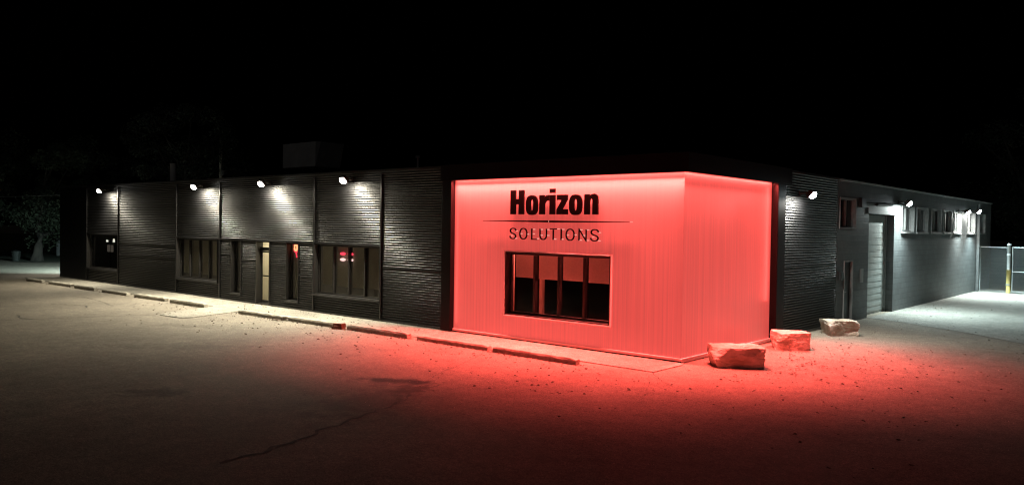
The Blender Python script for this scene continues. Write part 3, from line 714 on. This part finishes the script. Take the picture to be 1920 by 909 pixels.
# small boxes and conduit on the wall
m_ = MB(SIDE); m_.box(10.08, 10.36, -.07, -.002, 1.42, 1.68); kp(m_, 'meter_box', M['greydoor'], bevel=.01)
m_ = MB(SIDE); m_.box(12.15, 12.45, -.03, -.002, 1.25, 1.72); kp(m_, 'notice_plate', M['greymetal'])
m_ = MB(SIDE); m_.box(11.85, 12.3, -.12, -.002, 3.78, 4.1); kp(m_, 'junction_box', M['greydoor'], bevel=.01)
m_ = MB(SIDE); m_.tube([(12.3, -.06, 3.93), (16.6, -.06, 4.02)], .03, 8); m_.tube([(13.5, -.1, 3.93), (15.3, -.1, 3.97)], .06, 8); kp(m_, 'conduit', M['greydoor'])
m_ = MB(SIDE); m_.tube([(30.5, -.09, 0.02), (30.5, -.09, TOP - .1)], .075, 8); kp(m_, 'downpipe', M['block'])

# ------------------------------------------------------------------ wall lamps
def make_lamp(lensmat):
    o = empty('wall_lamp')
    R_ = Matrix.Translation((0, -.38, 0)) @ Matrix.Rotation(math.radians(-46), 4, 'X')
    m_ = MB(); m_.box(-.15, .15, -.12, .13, .0, .07, 0, R_); m_.box(-.11, .11, -.08, .1, .073, .11, 0, R_)
    for k in range(5): m_.box(-.1 + k * .045, -.085 + k * .045, -.08, .1, .112, .14, 0, R_)
    h = m_.build('housing', M['housing'], o, bevel=.01)
    m_ = MB(); dv = []; df = []
    for i in range(7):
        t = i / 6 * PI / 2
        for k in range(20): dv.append(tuple(R_ @ Vector((.125 * math.cos(t) * math.cos(k * PI / 10), .11 * math.cos(t) * math.sin(k * PI / 10), -.003 - .085 * math.sin(t)))))
    for i in range(6):
        for k in range(20): df.append((i * 20 + k, i * 20 + (k + 1) % 20, (i + 1) * 20 + (k + 1) % 20, (i + 1) * 20 + k))
    m_.add(dv, df); l = m_.build('lens', M[lensmat], o, smooth=True)
    m_ = MB(); m_.box(-.06, .06, -.03, .0, -.06, .12); m_.tube([(0, -.03, .05), (0, -.2, .06), (0, -.3, .04)], .022, 8)
    m_.build('bracket', M['housing'], o)
    return o
lampA = make_lamp('lens'); lampB = make_lamp('lenscool')
usedA = usedB = False
WARM = (1.0, 0.915, 0.72); COOL = (0.60, 0.95, 1.0)
def put_lamp(proto, first, loc, rz, label, power, col, tilt=24, spread=134, wash=90, group='wall lamps along the building'):
    o = proto if first else copy_tree(proto)
    o.location = loc; o.rotation_euler = (0, 0, rz)
    if label: tag(o, label, 'wall lamp', group)
    else:
        for k in ('label', 'category', 'group'):
            if k in o: del o[k]
        o.name = 'end_wall_lamp'; o.parent = B; o.location = Vector(loc) - Vector(B.location)
    l = bpy.data.lights.new('lamp_light', 'AREA'); l.shape = 'RECTANGLE'; l.size = .22; l.size_y = .12; l.energy = power; l.color = col; l.spread = math.radians(spread)
    lo = bpy.data.objects.new('lamp_light', l); COL.objects.link(lo); lo.parent = o
    if wash:
        l2 = bpy.data.lights.new('lamp_wash', 'AREA'); l2.shape = 'RECTANGLE'; l2.size = .22; l2.size_y = .06; l2.energy = wash; l2.color = col
        w2 = bpy.data.objects.new('lamp_wash', l2); COL.objects.link(w2); w2.parent = o
        w2.location = (0, -.33, -.17); w2.rotation_euler = (math.radians(22), 0, 0)
    lo.location = (0, -.48, -.13); lo.rotation_euler = (math.radians(-tilt), 0, 0)
FP = 162
fl = [(-30.05, 'lit wall lamp nearest the far left end of the black building, above the dark window'),
      (-21.16, 'lit wall lamp above the left window with four panes'),
      (-16.37, 'lit wall lamp directly above the glass entrance door'),
      (-11.69, 'lit wall lamp above the window left of the red corner box')]
for i, (x, lab) in enumerate(fl): put_lamp(lampA, i == 0, (x, -.015, 4.33), 0, lab, FP * (1.35 if i == 0 else 1), WARM)
put_lamp(lampB, True, (.015, 6.63, 3.98), PI / 2, 'lit wall lamp on black corrugated wall right of the red corner box', 150, (1, .97, .88), 24, 128, 110)
put_lamp(lampB, False, (.0, 16.5, 4.05), PI / 2, 'bright lit wall lamp on grey block wall beside the garage door', 260, COOL, 32, 128, 65)
put_lamp(lampB, False, (.0, 26.5, 3.96), PI / 2, 'left one of the paired lit lamps at the far end of the grey wall', 160, COOL, 32, 128, 14)
put_lamp(lampB, False, (.0, 28.95, 4.05), PI / 2, 'right one of the paired lit lamps, at the downpipe by the fence', 500, COOL, 36, 128, 14)
# lamp on the hidden west end, lighting the road beside the building
put_lamp(lampB, False, (-35.85, 3.0, 4.2), -PI / 2, None, 560, (.68, .95, .95), 54, 76, 0)

# ------------------------------------------------------------------ wheel stops
def make_stop():
    L2 = 1.225; pr = [(-.1, 0), (.1, 0), (.09, .09), (.06, .135), (-.06, .135), (-.09, .09)]
    m_ = MB(); n = 15; vs = []; fs = []
    for i in range(n):
        x = -L2 + 2 * L2 * i / (n - 1); s = 0.86 if i in (0, n - 1) else 1
        for (y, z) in pr:
            j = .006
            vs.append((x + (random.uniform(-.012, .012) if i in (0, n - 1) else 0), y * s + random.uniform(-j, j), max(0, z * (s if z > .1 else 1) + (random.uniform(-j, j) if z else 0))))
    k = len(pr)
    for i in range(n - 1):
        for a in range(k):
            b = (a + 1) % k; fs.append((i * k + a, i * k + b, (i + 1) * k + b, (i + 1) * k + a))
    fs += [tuple(range(k - 1, -1, -1)), tuple(range((n - 1) * k, n * k))]
    m_.add(vs, fs); return m_.build('wheel_stop', M['stop'], None, bevel=.012)
stop0 = make_stop()
stops = [(-33.25, -2.1, 1.75, .06, 'farthest left wheel stop, at the dark end of the row'),
         (-30.25, -2.05, 2.4, .03, 'second wheel stop from the left end of the row'),
         (-27.4, -2.08, 2.0, .02, 'third wheel stop from the left, a short one in front of the plain bay'),
         (-24.56, -2.02, 2.33, .0, 'wheel stop with its right end level with the left window of four panes'),
         (-21.5, -1.99, 2.42, .02, 'wheel stop in front of the left window of four panes'),
         (-18.52, -2.02, 2.5, .0, 'leaf strewn wheel stop just left of the entrance ramp'),
         (-13.78, -2.02, 2.44, .02, 'wheel stop just right of the entrance ramp with rubble at one end'),
         (-11.06, -1.95, 2.4, .02, 'wheel stop with a rusty brown stone at its right end'),
         (-8.21, -1.90, 2.5, .01, 'wheel stop at the left edge of the red glow'),
         (-5.39, -1.85, 2.5, .0, 'red lit wheel stop left of the last one in the row'),
         (-2.72, -1.90, 2.45, -.01, 'red lit wheel stop nearest the boulders, last in the row')]
for i, (x, y, L_, rz, lab) in enumerate(stops):
    o = stop0 if i == 0 else stop0.copy()
    if i: COL.objects.link(o)
    o.location = (x, y + .1, 0.0); o.rotation_euler = (0, 0, rz + (PI if i % 2 else 0)); o.scale = (L_ / 2.45, 1, 1 + .08 * ((i * 7) % 3 - 1))
    tag(o, lab, 'wheel stop', 'concrete wheel stops along the pavement')

# ------------------------------------------------------------------ boulders
def rock(name, loc, sx, sy, sz, rz, seed, matl, under=0.0, n=22, cut=.18):
    """a rough quarried slab: a subdivided block broken by noise, with a flat ragged top"""
    vs = {}; V_ = []; F_ = []
    def vid(p):
        k = (round(p[0], 5), round(p[1], 5), round(p[2], 5))
        if k not in vs: vs[k] = len(V_); V_.append(Vector(p))
        return vs[k]
    for ax in range(3):
        for s in (-1, 1):
            for i in range(n):
                for j in range(n):
                    q = []
                    for (a, b) in ((i, j), (i + 1, j), (i + 1, j + 1), (i, j + 1)):
                        u, v = -1 + 2 * a / n, -1 + 2 * b / n
                        p = [0, 0, 0]; p[ax] = s; p[(ax + 1) % 3] = u; p[(ax + 2) % 3] = v
                        q.append(vid(tuple(p)))
                    F_.append(tuple(q if s > 0 else q[::-1]))
    out = []
    rnd = random.Random(seed)
    planes = []
    for k in range(9):
        a = rnd.uniform(0, 2 * PI); e = rnd.uniform(-.25, .75); nn = Vector((math.cos(a), math.sin(a), e)).normalized()
        planes.append((nn, rnd.uniform(1.2, 1.5)))
    for p in V_:
        h = Vector((p.x, p.y, p.z))
        for nn, dd in planes:
            t = h.dot(nn) - dd
            if t > 0: h -= nn * t * .85
        x, y, z = h.x * sx / 2, h.y * sy / 2, (h.z + 1) * sz / 2
        f = h.z * .5 + .5
        k = 1 - under * (1 - f) ** 1.5
        q = Vector((x * k, y * k, z))
        s1 = Vector((q.x * 2.2 + seed * 3.1, q.y * 2.2, q.z * 2.6)); s2 = Vector((q.x * 6 + seed, q.y * 6, q.z * 11)); s3 = Vector((q.x * 17, q.y * 17 + seed, q.z * 24))
        dd = Vector((noise.noise(s1), noise.noise(s1 + Vector((9, 2, 5))), .5 * noise.noise(s1 + Vector((4, 7, 1))))) * .07
        r_ = (noise.ridged_multi_fractal(s2, 1.0, 2.1, 4, 1.0, 2.0) - 1.0) * .012
        r_ += noise.noise(s3) * .008
        lay = math.floor(q.z / .11 + .4 * noise.noise(Vector((q.x * 3, q.y * 3, seed))))
        r_ += .036 * noise.noise(Vector((q.x * 2.5 + lay * 5.7, q.y * 2.5, lay * 3.3 + seed)))
        dirn = Vector((p.x, p.y, .6 * p.z)).normalized()
        q = q + dd + dirn * r_
        q.z = max(q.z, -.03)
        out.append(tuple(q))
    m_ = MB(); m_.add(out, F_); o = m_.build(name, matl, None)
    o.location = loc; o.rotation_euler = (0, 0, rz)
    return o
FA = math.atan2(rt.y, rt.x)
b1 = rock('boulder', (1.02, .62, 0), 1.14, .8, .43, FA - .05, 3, M['stone'], .14)
tag(b1, 'large flat topped boulder lit red, nearest the glowing corner', 'boulder', 'boulders along the right wall')
b2 = rock('boulder', (.87, 4.05, 0), .84, .7, .42, FA - .1, 11, M['stone'], .02)
tag(b2, 'red lit blocky boulder in front of the right black pillar', 'boulder', 'boulders along the right wall')
b3 = rock('boulder', (.84, 7.75, 0), .86, .7, .42, FA, 23, M['stone'], .05)
tag(b3, 'tan boulder outside the red glow, in front of the black corrugated wall', 'boulder', 'boulders along the right wall')
r1 = rock('stone', (-9.72, -1.98, 0), .3, .22, .17, .3, 31, M['brick'], .0, 8)
tag(r1, 'rusty brown stone lying at the end of a wheel stop', 'stone')
r2 = rock('concrete_chunk', (-12.42, -1.93, 0), .24, .2, .13, .8, 37, M['stop'], .0, 8)
tag(r2, 'broken grey concrete chunk at the end of the wheel stop right of the ramp', 'concrete chunk')

# ------------------------------------------------------------------ fallen leaves
lf = MB()
def leaf(x, y, z0=0.013):
    s = random.uniform(.015, .036); a = random.uniform(0, 2 * PI); c, sn = math.cos(a), math.sin(a)
    P = [(-1.2, 0), (-.3, .55), (.6, .45), (1.2, 0), (.6, -.45), (-.3, -.55)]
    hz = [random.uniform(0.0, .9) * s for _ in P]
    vs = [(x + (p[0] * c - p[1] * sn) * s, y + (p[0] * sn + p[1] * c) * s, z0 + h) for p, h in zip(P, hz)]
    lf.add(vs, [(0, 1, 2), (0, 2, 3), (0, 3, 4), (0, 4, 5)])
for (x, y, L_, rz, lab) in stops:
    for _ in range(46 if x > -15 else 20):
        leaf(x + random.uniform(-L_ / 2, L_ / 2 + .3), y - abs(random.gauss(.03, .09)) - .01)
for _ in range(330): leaf(random.uniform(-20, 0.5), -2.1 - abs(random.gauss(0, 1.5)))
for _ in range(260): leaf(random.gauss(2.3, .9), random.gauss(2.2, 1.6))
for _ in range(200): leaf(random.uniform(.3, 6), random.uniform(-3, 12))
for _ in range(110): leaf(random.uniform(-17, -7), random.uniform(-1.4, -.1), .022)
for _ in range(90): leaf(random.uniform(-4, 6), random.uniform(-6, -1.7))
for _ in range(90): leaf(random.gauss(-12.6, .35), random.gauss(-2.15, .12))
for _ in range(50): leaf(random.uniform(.2, 3), random.uniform(12, 26))
tag(lf.build('fallen_leaves', M['leaf']), 'small dry leaves scattered over the parking lot', 'leaves', kind='stuff')

gv = MB()
for _ in range(2600):
    if random.random() < .45: x, y = random.uniform(-20, 1), -1.75 - abs(random.gauss(0, 1.4))
    else: x, y = random.uniform(-9, 8), random.uniform(-9, 9)
    if x < .2 and y > -1.6: continue
    r_ = random.uniform(.005, .013); a = random.uniform(0, 6)
    gv.add([(x + r_ * math.cos(a + k * 2.1), y + r_ * math.sin(a + k * 2.1), .012) for k in range(3)] + [(x, y, .012 + r_ * 1.3)], [(0, 1, 3), (1, 2, 3), (2, 0, 3)])
tag(gv.build('gravel', M['stone']), 'loose fine gravel strewn over the parking lot', 'gravel', kind='stuff')

# ------------------------------------------------------------------ chain link fence and gate
fd = Vector((.86, -.5, 0)).normalized()
def mesh_wire(mb, p0, L_, h, z0, sp=.085, r=.0026):
    n = int(L_ / sp)
    for k in range(-int(h / sp), n + 1):
        for sgn in (1, -1):
            a0, b0 = (k * sp, z0), (k * sp + h, z0 + h)
            s0 = max(0, a0[0]); s1 = min(L_, b0[0])
            if s1 - s0 < .02: continue
            zA, zB = z0 + (s0 - a0[0]), z0 + (s1 - a0[0])
            if sgn < 0: zA, zB = 2 * z0 + h - zA, 2 * z0 + h - zB
            mb.tube([p0 + fd * s0 + Vector((0, 0, zA)), p0 + fd * s1 + Vector((0, 0, zB))], r, 3, cap=False)
P0 = Vector((.06, 31.35, 0)); P1 = P0 + fd * 1.62
FN = empty('chain_link_fence', P0); tag(FN, 'short chain link fence panel between the grey wall and the gate post', 'fence')
m_ = MB(); mesh_wire(m_, P0, 1.58, 2.2, .05); part(m_, 'wire_mesh', M['wire'], FN)
m_ = MB(); m_.tube([P0 + Vector((0, 0, 2.28)), P1 + Vector((0, 0, 2.28))], .03, 8); part(m_, 'top_rail', M['galv'], FN, smooth=True)
m_ = MB(); m_.tube([P0 + Vector((0, 0, .06)), P1 + Vector((0, 0, .06))], .018, 6); part(m_, 'bottom_rail', M['galv'], FN)
m_ = MB(); m_.tube([P0 + Vector((.0, 0, 0)), P0 + Vector((0, 0, 2.35))], .03, 8); part(m_, 'post', M['galv'], FN, smooth=True)
GP = empty('gate_post', P1); tag(GP, 'galvanised gate post with a yellow sleeve on its lower half', 'post')
m_ = MB(); m_.tube([P1, P1 + Vector((0, 0, 2.42))], .085, 14); m_.tube([P1 + Vector((0, 0, 2.42)), P1 + Vector((0, 0, 2.46)), P1 + Vector((0, 0, 2.5))], [.1, .085, .02], 14); part(m_, 'pole', M['galv'], GP, smooth=True)
m_ = MB(); m_.tube([P1 + Vector((0, 0, .01)), P1 + Vector((0, 0, 1.18))], .098, 14); part(m_, 'sleeve', M['yellow'], GP, smooth=True)
m_ = MB(); m_.tube([P1 + Vector((0, 0, 1.9)), P1 + Vector((0, 0, 1.98))], .1, 14); part(m_, 'hinge_band', M['galv'], GP)
m_ = MB(); m_.tube([P1 + Vector((0, 0, .4)), P1 + Vector((0, 0, .48))], .11, 14); part(m_, 'hinge_band', M['galv'], GP)
P2 = P1 + fd * .2
GT = empty('chain_link_gate', P2); tag(GT, 'chain link gate to the right of the yellow sleeved post', 'gate')
m_ = MB(); mesh_wire(m_, P2, 3.4, 2.15, .1); part(m_, 'wire_mesh', M['wire'], GT)
m_ = MB()
m_.tube([P2 + Vector((0, 0, .1)), P2 + Vector((0, 0, 2.3)), P2 + fd * 3.4 + Vector((0, 0, 2.3)), P2 + fd * 3.4 + Vector((0, 0, .1)), P2 + Vector((0, 0, .1))], .028, 8)
m_.tube([P2 + Vector((0, 0, 1.1)), P2 + fd * 3.4 + Vector((0, 0, 1.1))], .02, 8)
part(m_, 'gate_frame', M['galv'], GT)

# ------------------------------------------------------------------ things on and behind the roof
def ray(u, v):
    return (fw * 1487.69 + rt * (u - 960) - up * (v - 454.5))
def atY(u, v, y):
    d_ = ray(u, v); return CAM + d_ * ((y - CAM.y) / d_.y)
HV = empty('rooftop_unit', (-23.45, 6.6, 4.32)); tag(HV, 'grey rooftop air handling unit standing on the black building', 'rooftop unit')
m_ = MB(); m_.box(-24.9, -22.25, 6.0, 7.4, 5.6, 6.75); hv = part(m_, 'casing', M['palemetal'], HV, bevel=.02)
m_ = MB(); m_.add([(-22.245, 6.0, 5.62), (-22.245, 7.4, 5.62), (-22.245, 7.4, 6.73), (-22.245, 6.0, 6.73), (-21.9, 6.05, 6.72), (-21.9, 7.35, 6.72)], [(0, 1, 2, 3), (3, 2, 5, 4), (0, 3, 4), (1, 5, 2), (0, 4, 5, 1)]); part(m_, 'intake_hood', M['greymetal'], HV)
m_ = MB()
for x in (-24.8, -22.5):
    for y in (6.1, 7.2): m_.box(x, x + .12, y, y + .12, 4.32, 5.598)
part(m_, 'stand', M['blackflat'], HV)
p = atY(324.5, 308, 1.2)
m_ = MB(); m_.tube([(p.x, 1.2, 4.32), (p.x, 1.2, p.z)], .13, 12); m_.tube([(p.x, 1.2, p.z), (p.x, 1.2, p.z + .03)], .15, 12)
tag(m_.build('vent_pipe', M['palemetal'], None, smooth=False), 'stubby grey vent pipe above the joint near the left windows', 'vent pipe')
p = atY(414.5, 253, 14)
UP = empty('utility_pole', (p.x, 14, 0)); tag(UP, 'tall thin utility pole rising behind the black building roof', 'utility pole')
m_ = MB(); m_.tube([(p.x, 14, 0), (p.x, 14, p.z)], [.13, .1], 10); part(m_, 'shaft', M['wood'], UP, smooth=True)
m_ = MB(); m_.box(p.x - .1, p.x + .5, 13.9, 13.98, 6.35, 6.45); m_.box(p.x + .35, p.x + .5, 13.85, 14.0, 6.45, 6.7); part(m_, 'bracket', M['greymetal'], UP)
p = atY(783.5, 296, 5)
m_ = MB(); m_.tube([(p.x, 5, 4.32), (p.x, 5, p.z)], .04, 8); m_.tube([(p.x, 5, p.z), (p.x, 5, p.z + .08)], .09, 8)
tag(m_.build('roof_mast', M['greymetal'], None), 'thin roof mast left of the red corner box', 'mast')
m_ = MB()
pa = Vector((-35.87, 2.2, 4.45)); pb = Vector((-75, 2, 4.9)); m_.tube([pa.lerp(pb, t / 16) - Vector((0, 0, .8 * (t / 16) * (1 - t / 16))) for t in range(17)], .03, 6)
tag(m_.build('service_cable', M['galv'], None), 'service cable running left from the end of the black building', 'cable')

# glowing shapes added behind the panes, standing in for glows on the glass
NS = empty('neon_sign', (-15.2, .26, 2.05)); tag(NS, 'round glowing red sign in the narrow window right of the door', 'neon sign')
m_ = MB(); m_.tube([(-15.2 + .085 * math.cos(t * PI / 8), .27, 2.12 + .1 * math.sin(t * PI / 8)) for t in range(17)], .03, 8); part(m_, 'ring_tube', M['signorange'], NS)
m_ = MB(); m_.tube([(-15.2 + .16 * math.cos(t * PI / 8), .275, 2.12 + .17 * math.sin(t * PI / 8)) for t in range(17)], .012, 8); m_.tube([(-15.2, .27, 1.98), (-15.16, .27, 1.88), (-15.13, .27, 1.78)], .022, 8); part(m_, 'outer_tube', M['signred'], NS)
LS = empty('lit_sign', (-12.2, .24, 1.9)); tag(LS, 'small lit sign of red over pink bars behind the four pane window', 'lit sign')  # added glowing bars in place of a reflection on the pane
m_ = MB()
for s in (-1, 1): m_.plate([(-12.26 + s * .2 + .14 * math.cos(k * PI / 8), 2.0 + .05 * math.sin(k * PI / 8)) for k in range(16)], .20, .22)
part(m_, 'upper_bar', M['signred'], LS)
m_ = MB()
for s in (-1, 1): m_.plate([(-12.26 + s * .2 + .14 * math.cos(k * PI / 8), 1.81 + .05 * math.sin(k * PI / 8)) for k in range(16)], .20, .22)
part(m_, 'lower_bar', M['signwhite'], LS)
DL = empty('desk_lamp', (-30.9, .5, .05)); tag(DL, 'small lit twin lamp seen inside the far left dark window', 'lamp')  # added spots of glow in place of light points on the glass
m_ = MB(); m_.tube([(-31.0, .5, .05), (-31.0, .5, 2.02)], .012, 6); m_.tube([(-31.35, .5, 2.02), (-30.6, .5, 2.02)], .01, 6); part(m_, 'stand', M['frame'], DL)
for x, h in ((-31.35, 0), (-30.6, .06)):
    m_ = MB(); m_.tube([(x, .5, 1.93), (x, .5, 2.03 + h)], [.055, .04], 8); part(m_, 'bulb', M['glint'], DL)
CM_ = empty('computer_monitor', (-31.2, .62, .05)); tag(CM_, 'dim glowing computer screen on a stand in the far left dark window', 'monitor')  # added glowing plate in place of a blurred reflection
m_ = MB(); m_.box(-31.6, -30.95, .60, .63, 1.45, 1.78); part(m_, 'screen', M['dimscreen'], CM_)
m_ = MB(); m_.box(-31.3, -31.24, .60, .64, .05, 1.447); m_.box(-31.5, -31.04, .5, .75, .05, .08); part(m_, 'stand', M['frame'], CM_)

# ------------------------------------------------------------------ trees
def tree(name, loc, h, r, trunk_h, trunk_r, seed, leafm, label, n=5200, flat=.75, ls=(.06, .14)):
    rnd = random.Random(seed)
    T_ = empty(name, loc); tag(T_, label, 'tree')
    m_ = MB(); pts = [(0, 0, -.05)]; rr = [trunk_r * 1.35]
    for k in range(1, 7):
        pts.append((rnd.uniform(-.12, .12) * k * .5, rnd.uniform(-.12, .12) * k * .5, trunk_h * k / 4)); rr.append(trunk_r * (1 - .11 * k))
    m_.tube(pts, rr, 10)
    tips = []
    for k in range(11):
        a = rnd.uniform(0, 2 * PI); s = Vector(pts[rnd.randint(3, 6)]); e = s + Vector((math.cos(a) * r * rnd.uniform(.35, .85), math.sin(a) * r * rnd.uniform(.35, .85), rnd.uniform(.1, .75) * (h - trunk_h)))
        mid = s.lerp(e, .5) + Vector((0, 0, rnd.uniform(-.2, .5)))
        m_.tube([s, mid, e], [trunk_r * .42, trunk_r * .25, trunk_r * .06], 6); tips.append(e); tips.append(mid)
    m_.build('trunk', M['bark'], T_, smooth=True)
    m_ = MB(); cz = trunk_h + (h - trunk_h) * .48; rz = (h - trunk_h) * .62
    cl = [t_ for t_ in tips]
    for k in range(34):
        v = Vector((rnd.gauss(0, 1), rnd.gauss(0, 1), rnd.gauss(0, 1))).normalized() * rnd.uniform(.45, 1.0) ** .6
        cl.append(Vector((v.x * r, v.y * r, cz + v.z * rz)))
    per = int(n * 2.4) // len(cl)
    for c in cl:
        s = rnd.uniform(.35, 1.0) * r * .34
        for _ in range(per):
            v = Vector((rnd.gauss(0, 1), rnd.gauss(0, 1), rnd.gauss(0, 1))).normalized() * (rnd.random() ** .45) * s; v.z *= flat
            q = c + v; sz = rnd.uniform(*ls)
            a = Vector((rnd.gauss(0, 1), rnd.gauss(0, 1), rnd.gauss(0, .6))).normalized(); b = a.cross(Vector((rnd.gauss(0, 1), rnd.gauss(0, 1), rnd.gauss(0, 1)))).normalized()
            m_.add([q - a * sz, q - b * sz * .45, q + a * sz, q + b * sz * .45], [(0, 1, 2, 3)])
    m_.build('crown', leafm, T_)
    return T_
tree('broadleaf_tree', (-54.0, 4.9, 0), 9.0, 4.3, 2.3, .34, 5, M['foliage'], 'nearest left tree with a pale trunk beside the bin', 9000)
tree('broadleaf_tree', (-58.5, 1.2, 0), 10.5, 4.2, 2.8, .36, 8, M['foliage'], 'dim tree cut by the left edge of the picture', 7000)
tree('broadleaf_tree', (-62.0, 15.5, 0), 9.5, 4.4, 2.4, .33, 9, M['foliage2'], 'dim tree just left of the building end, behind the white post', 7000)
tree('broadleaf_tree', (-47.5, 12.5, 0), 11.5, 4.2, 4.6, .36, 12, M['foliage2'], 'tall dark tree whose branches rise over the left end of the roof', 7000)
tree('broadleaf_tree', (.5, 45.5, 0), 11.5, 4.6, 3.4, .38, 14, M['foliage2'], 'dark tree behind the far end of the grey building', 8000)
tree('broadleaf_tree', (6.5, 49, 0), 13, 5.2, 3.6, .4, 17, M['foliage2'], 'dark tall tree behind the gate at the right edge', 8000)

# ------------------------------------------------------------------ far left and far right odds and ends
BN = empty('rubbish_bin', (-54.6, 3.75, 0)); tag(BN, 'small pale rubbish bin standing beside the left tree trunk', 'bin')
m_ = MB(); m_.tube([(-54.6, 3.75, 0.02), (-54.6, 3.75, .62)], [.24, .29], 14); part(m_, 'body', M['bin'], BN)
m_ = MB(); m_.tube([(-54.6, 3.75, .62), (-54.6, 3.75, .68), (-54.6, 3.75, .76)], [.31, .31, .12], 14); part(m_, 'lid', M['bin'], BN)
WP = empty('marker_post', (-62.0, 9.1, 0)); tag(WP, 'slim white post with a round cap standing past the left tree', 'post')
m_ = MB(); m_.tube([(-62.0, 9.1, 0), (-62.0, 9.1, 1.75)], .16, 10); part(m_, 'shaft', M['white'], WP)
m_ = MB(); m_.tube([(-62.0, 9.1, 1.75), (-62.0, 9.1, 1.9), (-62.0, 9.1, 2.05)], [.2, .2, .05], 10); part(m_, 'cap', M['white'], WP)

CR = empty('parked_car', (-66.5, 14.5, 0), math.radians(40)); tag(CR, 'dark parked car with small lights at the left end of the building', 'car')
m_ = MB(); prof = [(-2.1, .35), (2.1, .35), (2.15, .75), (1.9, .95), (.9, 1.02), (.3, 1.45), (-1.2, 1.48), (-1.85, 1.0), (-2.15, .95)]
m_.plate(prof, -.85, .85); m_.build('body', M['car'], CR, bevel=.06)
m_ = MB(); m_.plate([(.75, 1.05), (.28, 1.4), (-1.15, 1.42), (-1.6, 1.05)], -.86, -.852); m_.plate([(.75, 1.05), (.28, 1.4), (-1.15, 1.42), (-1.6, 1.05)], .852, .86); m_.build('side_glass', M['darkglass'], CR)
for x in (-1.35, 1.35):
    for y in (-.8, .8):
        m_ = MB(); m_.tube([(x, y - .1, .33), (x, y + .1, .33)], .33, 16); m_.build('wheel', M['tyre'], CR)
for y in (-.6, .6):
    m_ = MB(); m_.tube([(2.12, y, .7), (2.17, y, .7)], .09, 10); m_.build('headlight', M['glint'], CR)

HS = empty('distant_house', (14.5, 78, 0), -.2); tag(HS, 'small distant house with two lit windows beyond the gate', 'house')
m_ = MB(); m_.box(-5, 5, -3.5, 3.5, 0, 2.9); m_.plate([(-5, 2.9), (5, 2.9), (5, 2.92), (0, 4.9), (-5, 2.92)], -3.5, 3.5); m_.build('wall', M['siding'], HS)
m_ = MB(); m_.add([(-5.4, -3.9, 2.78), (0, -3.9, 5.02), (0, 3.9, 5.02), (-5.4, 3.9, 2.78), (5.4, -3.9, 2.78), (5.4, 3.9, 2.78)], [(0, 1, 2, 3), (1, 4, 5, 2)]); m_.build('roof', M['shingle'], HS)
for x in (-1.6, -.9):
    m_ = MB(); m_.box(x - .18, x + .18, -3.56, -3.51, 1.7, 2.3); m_.build('window', M['warmwin'], HS)
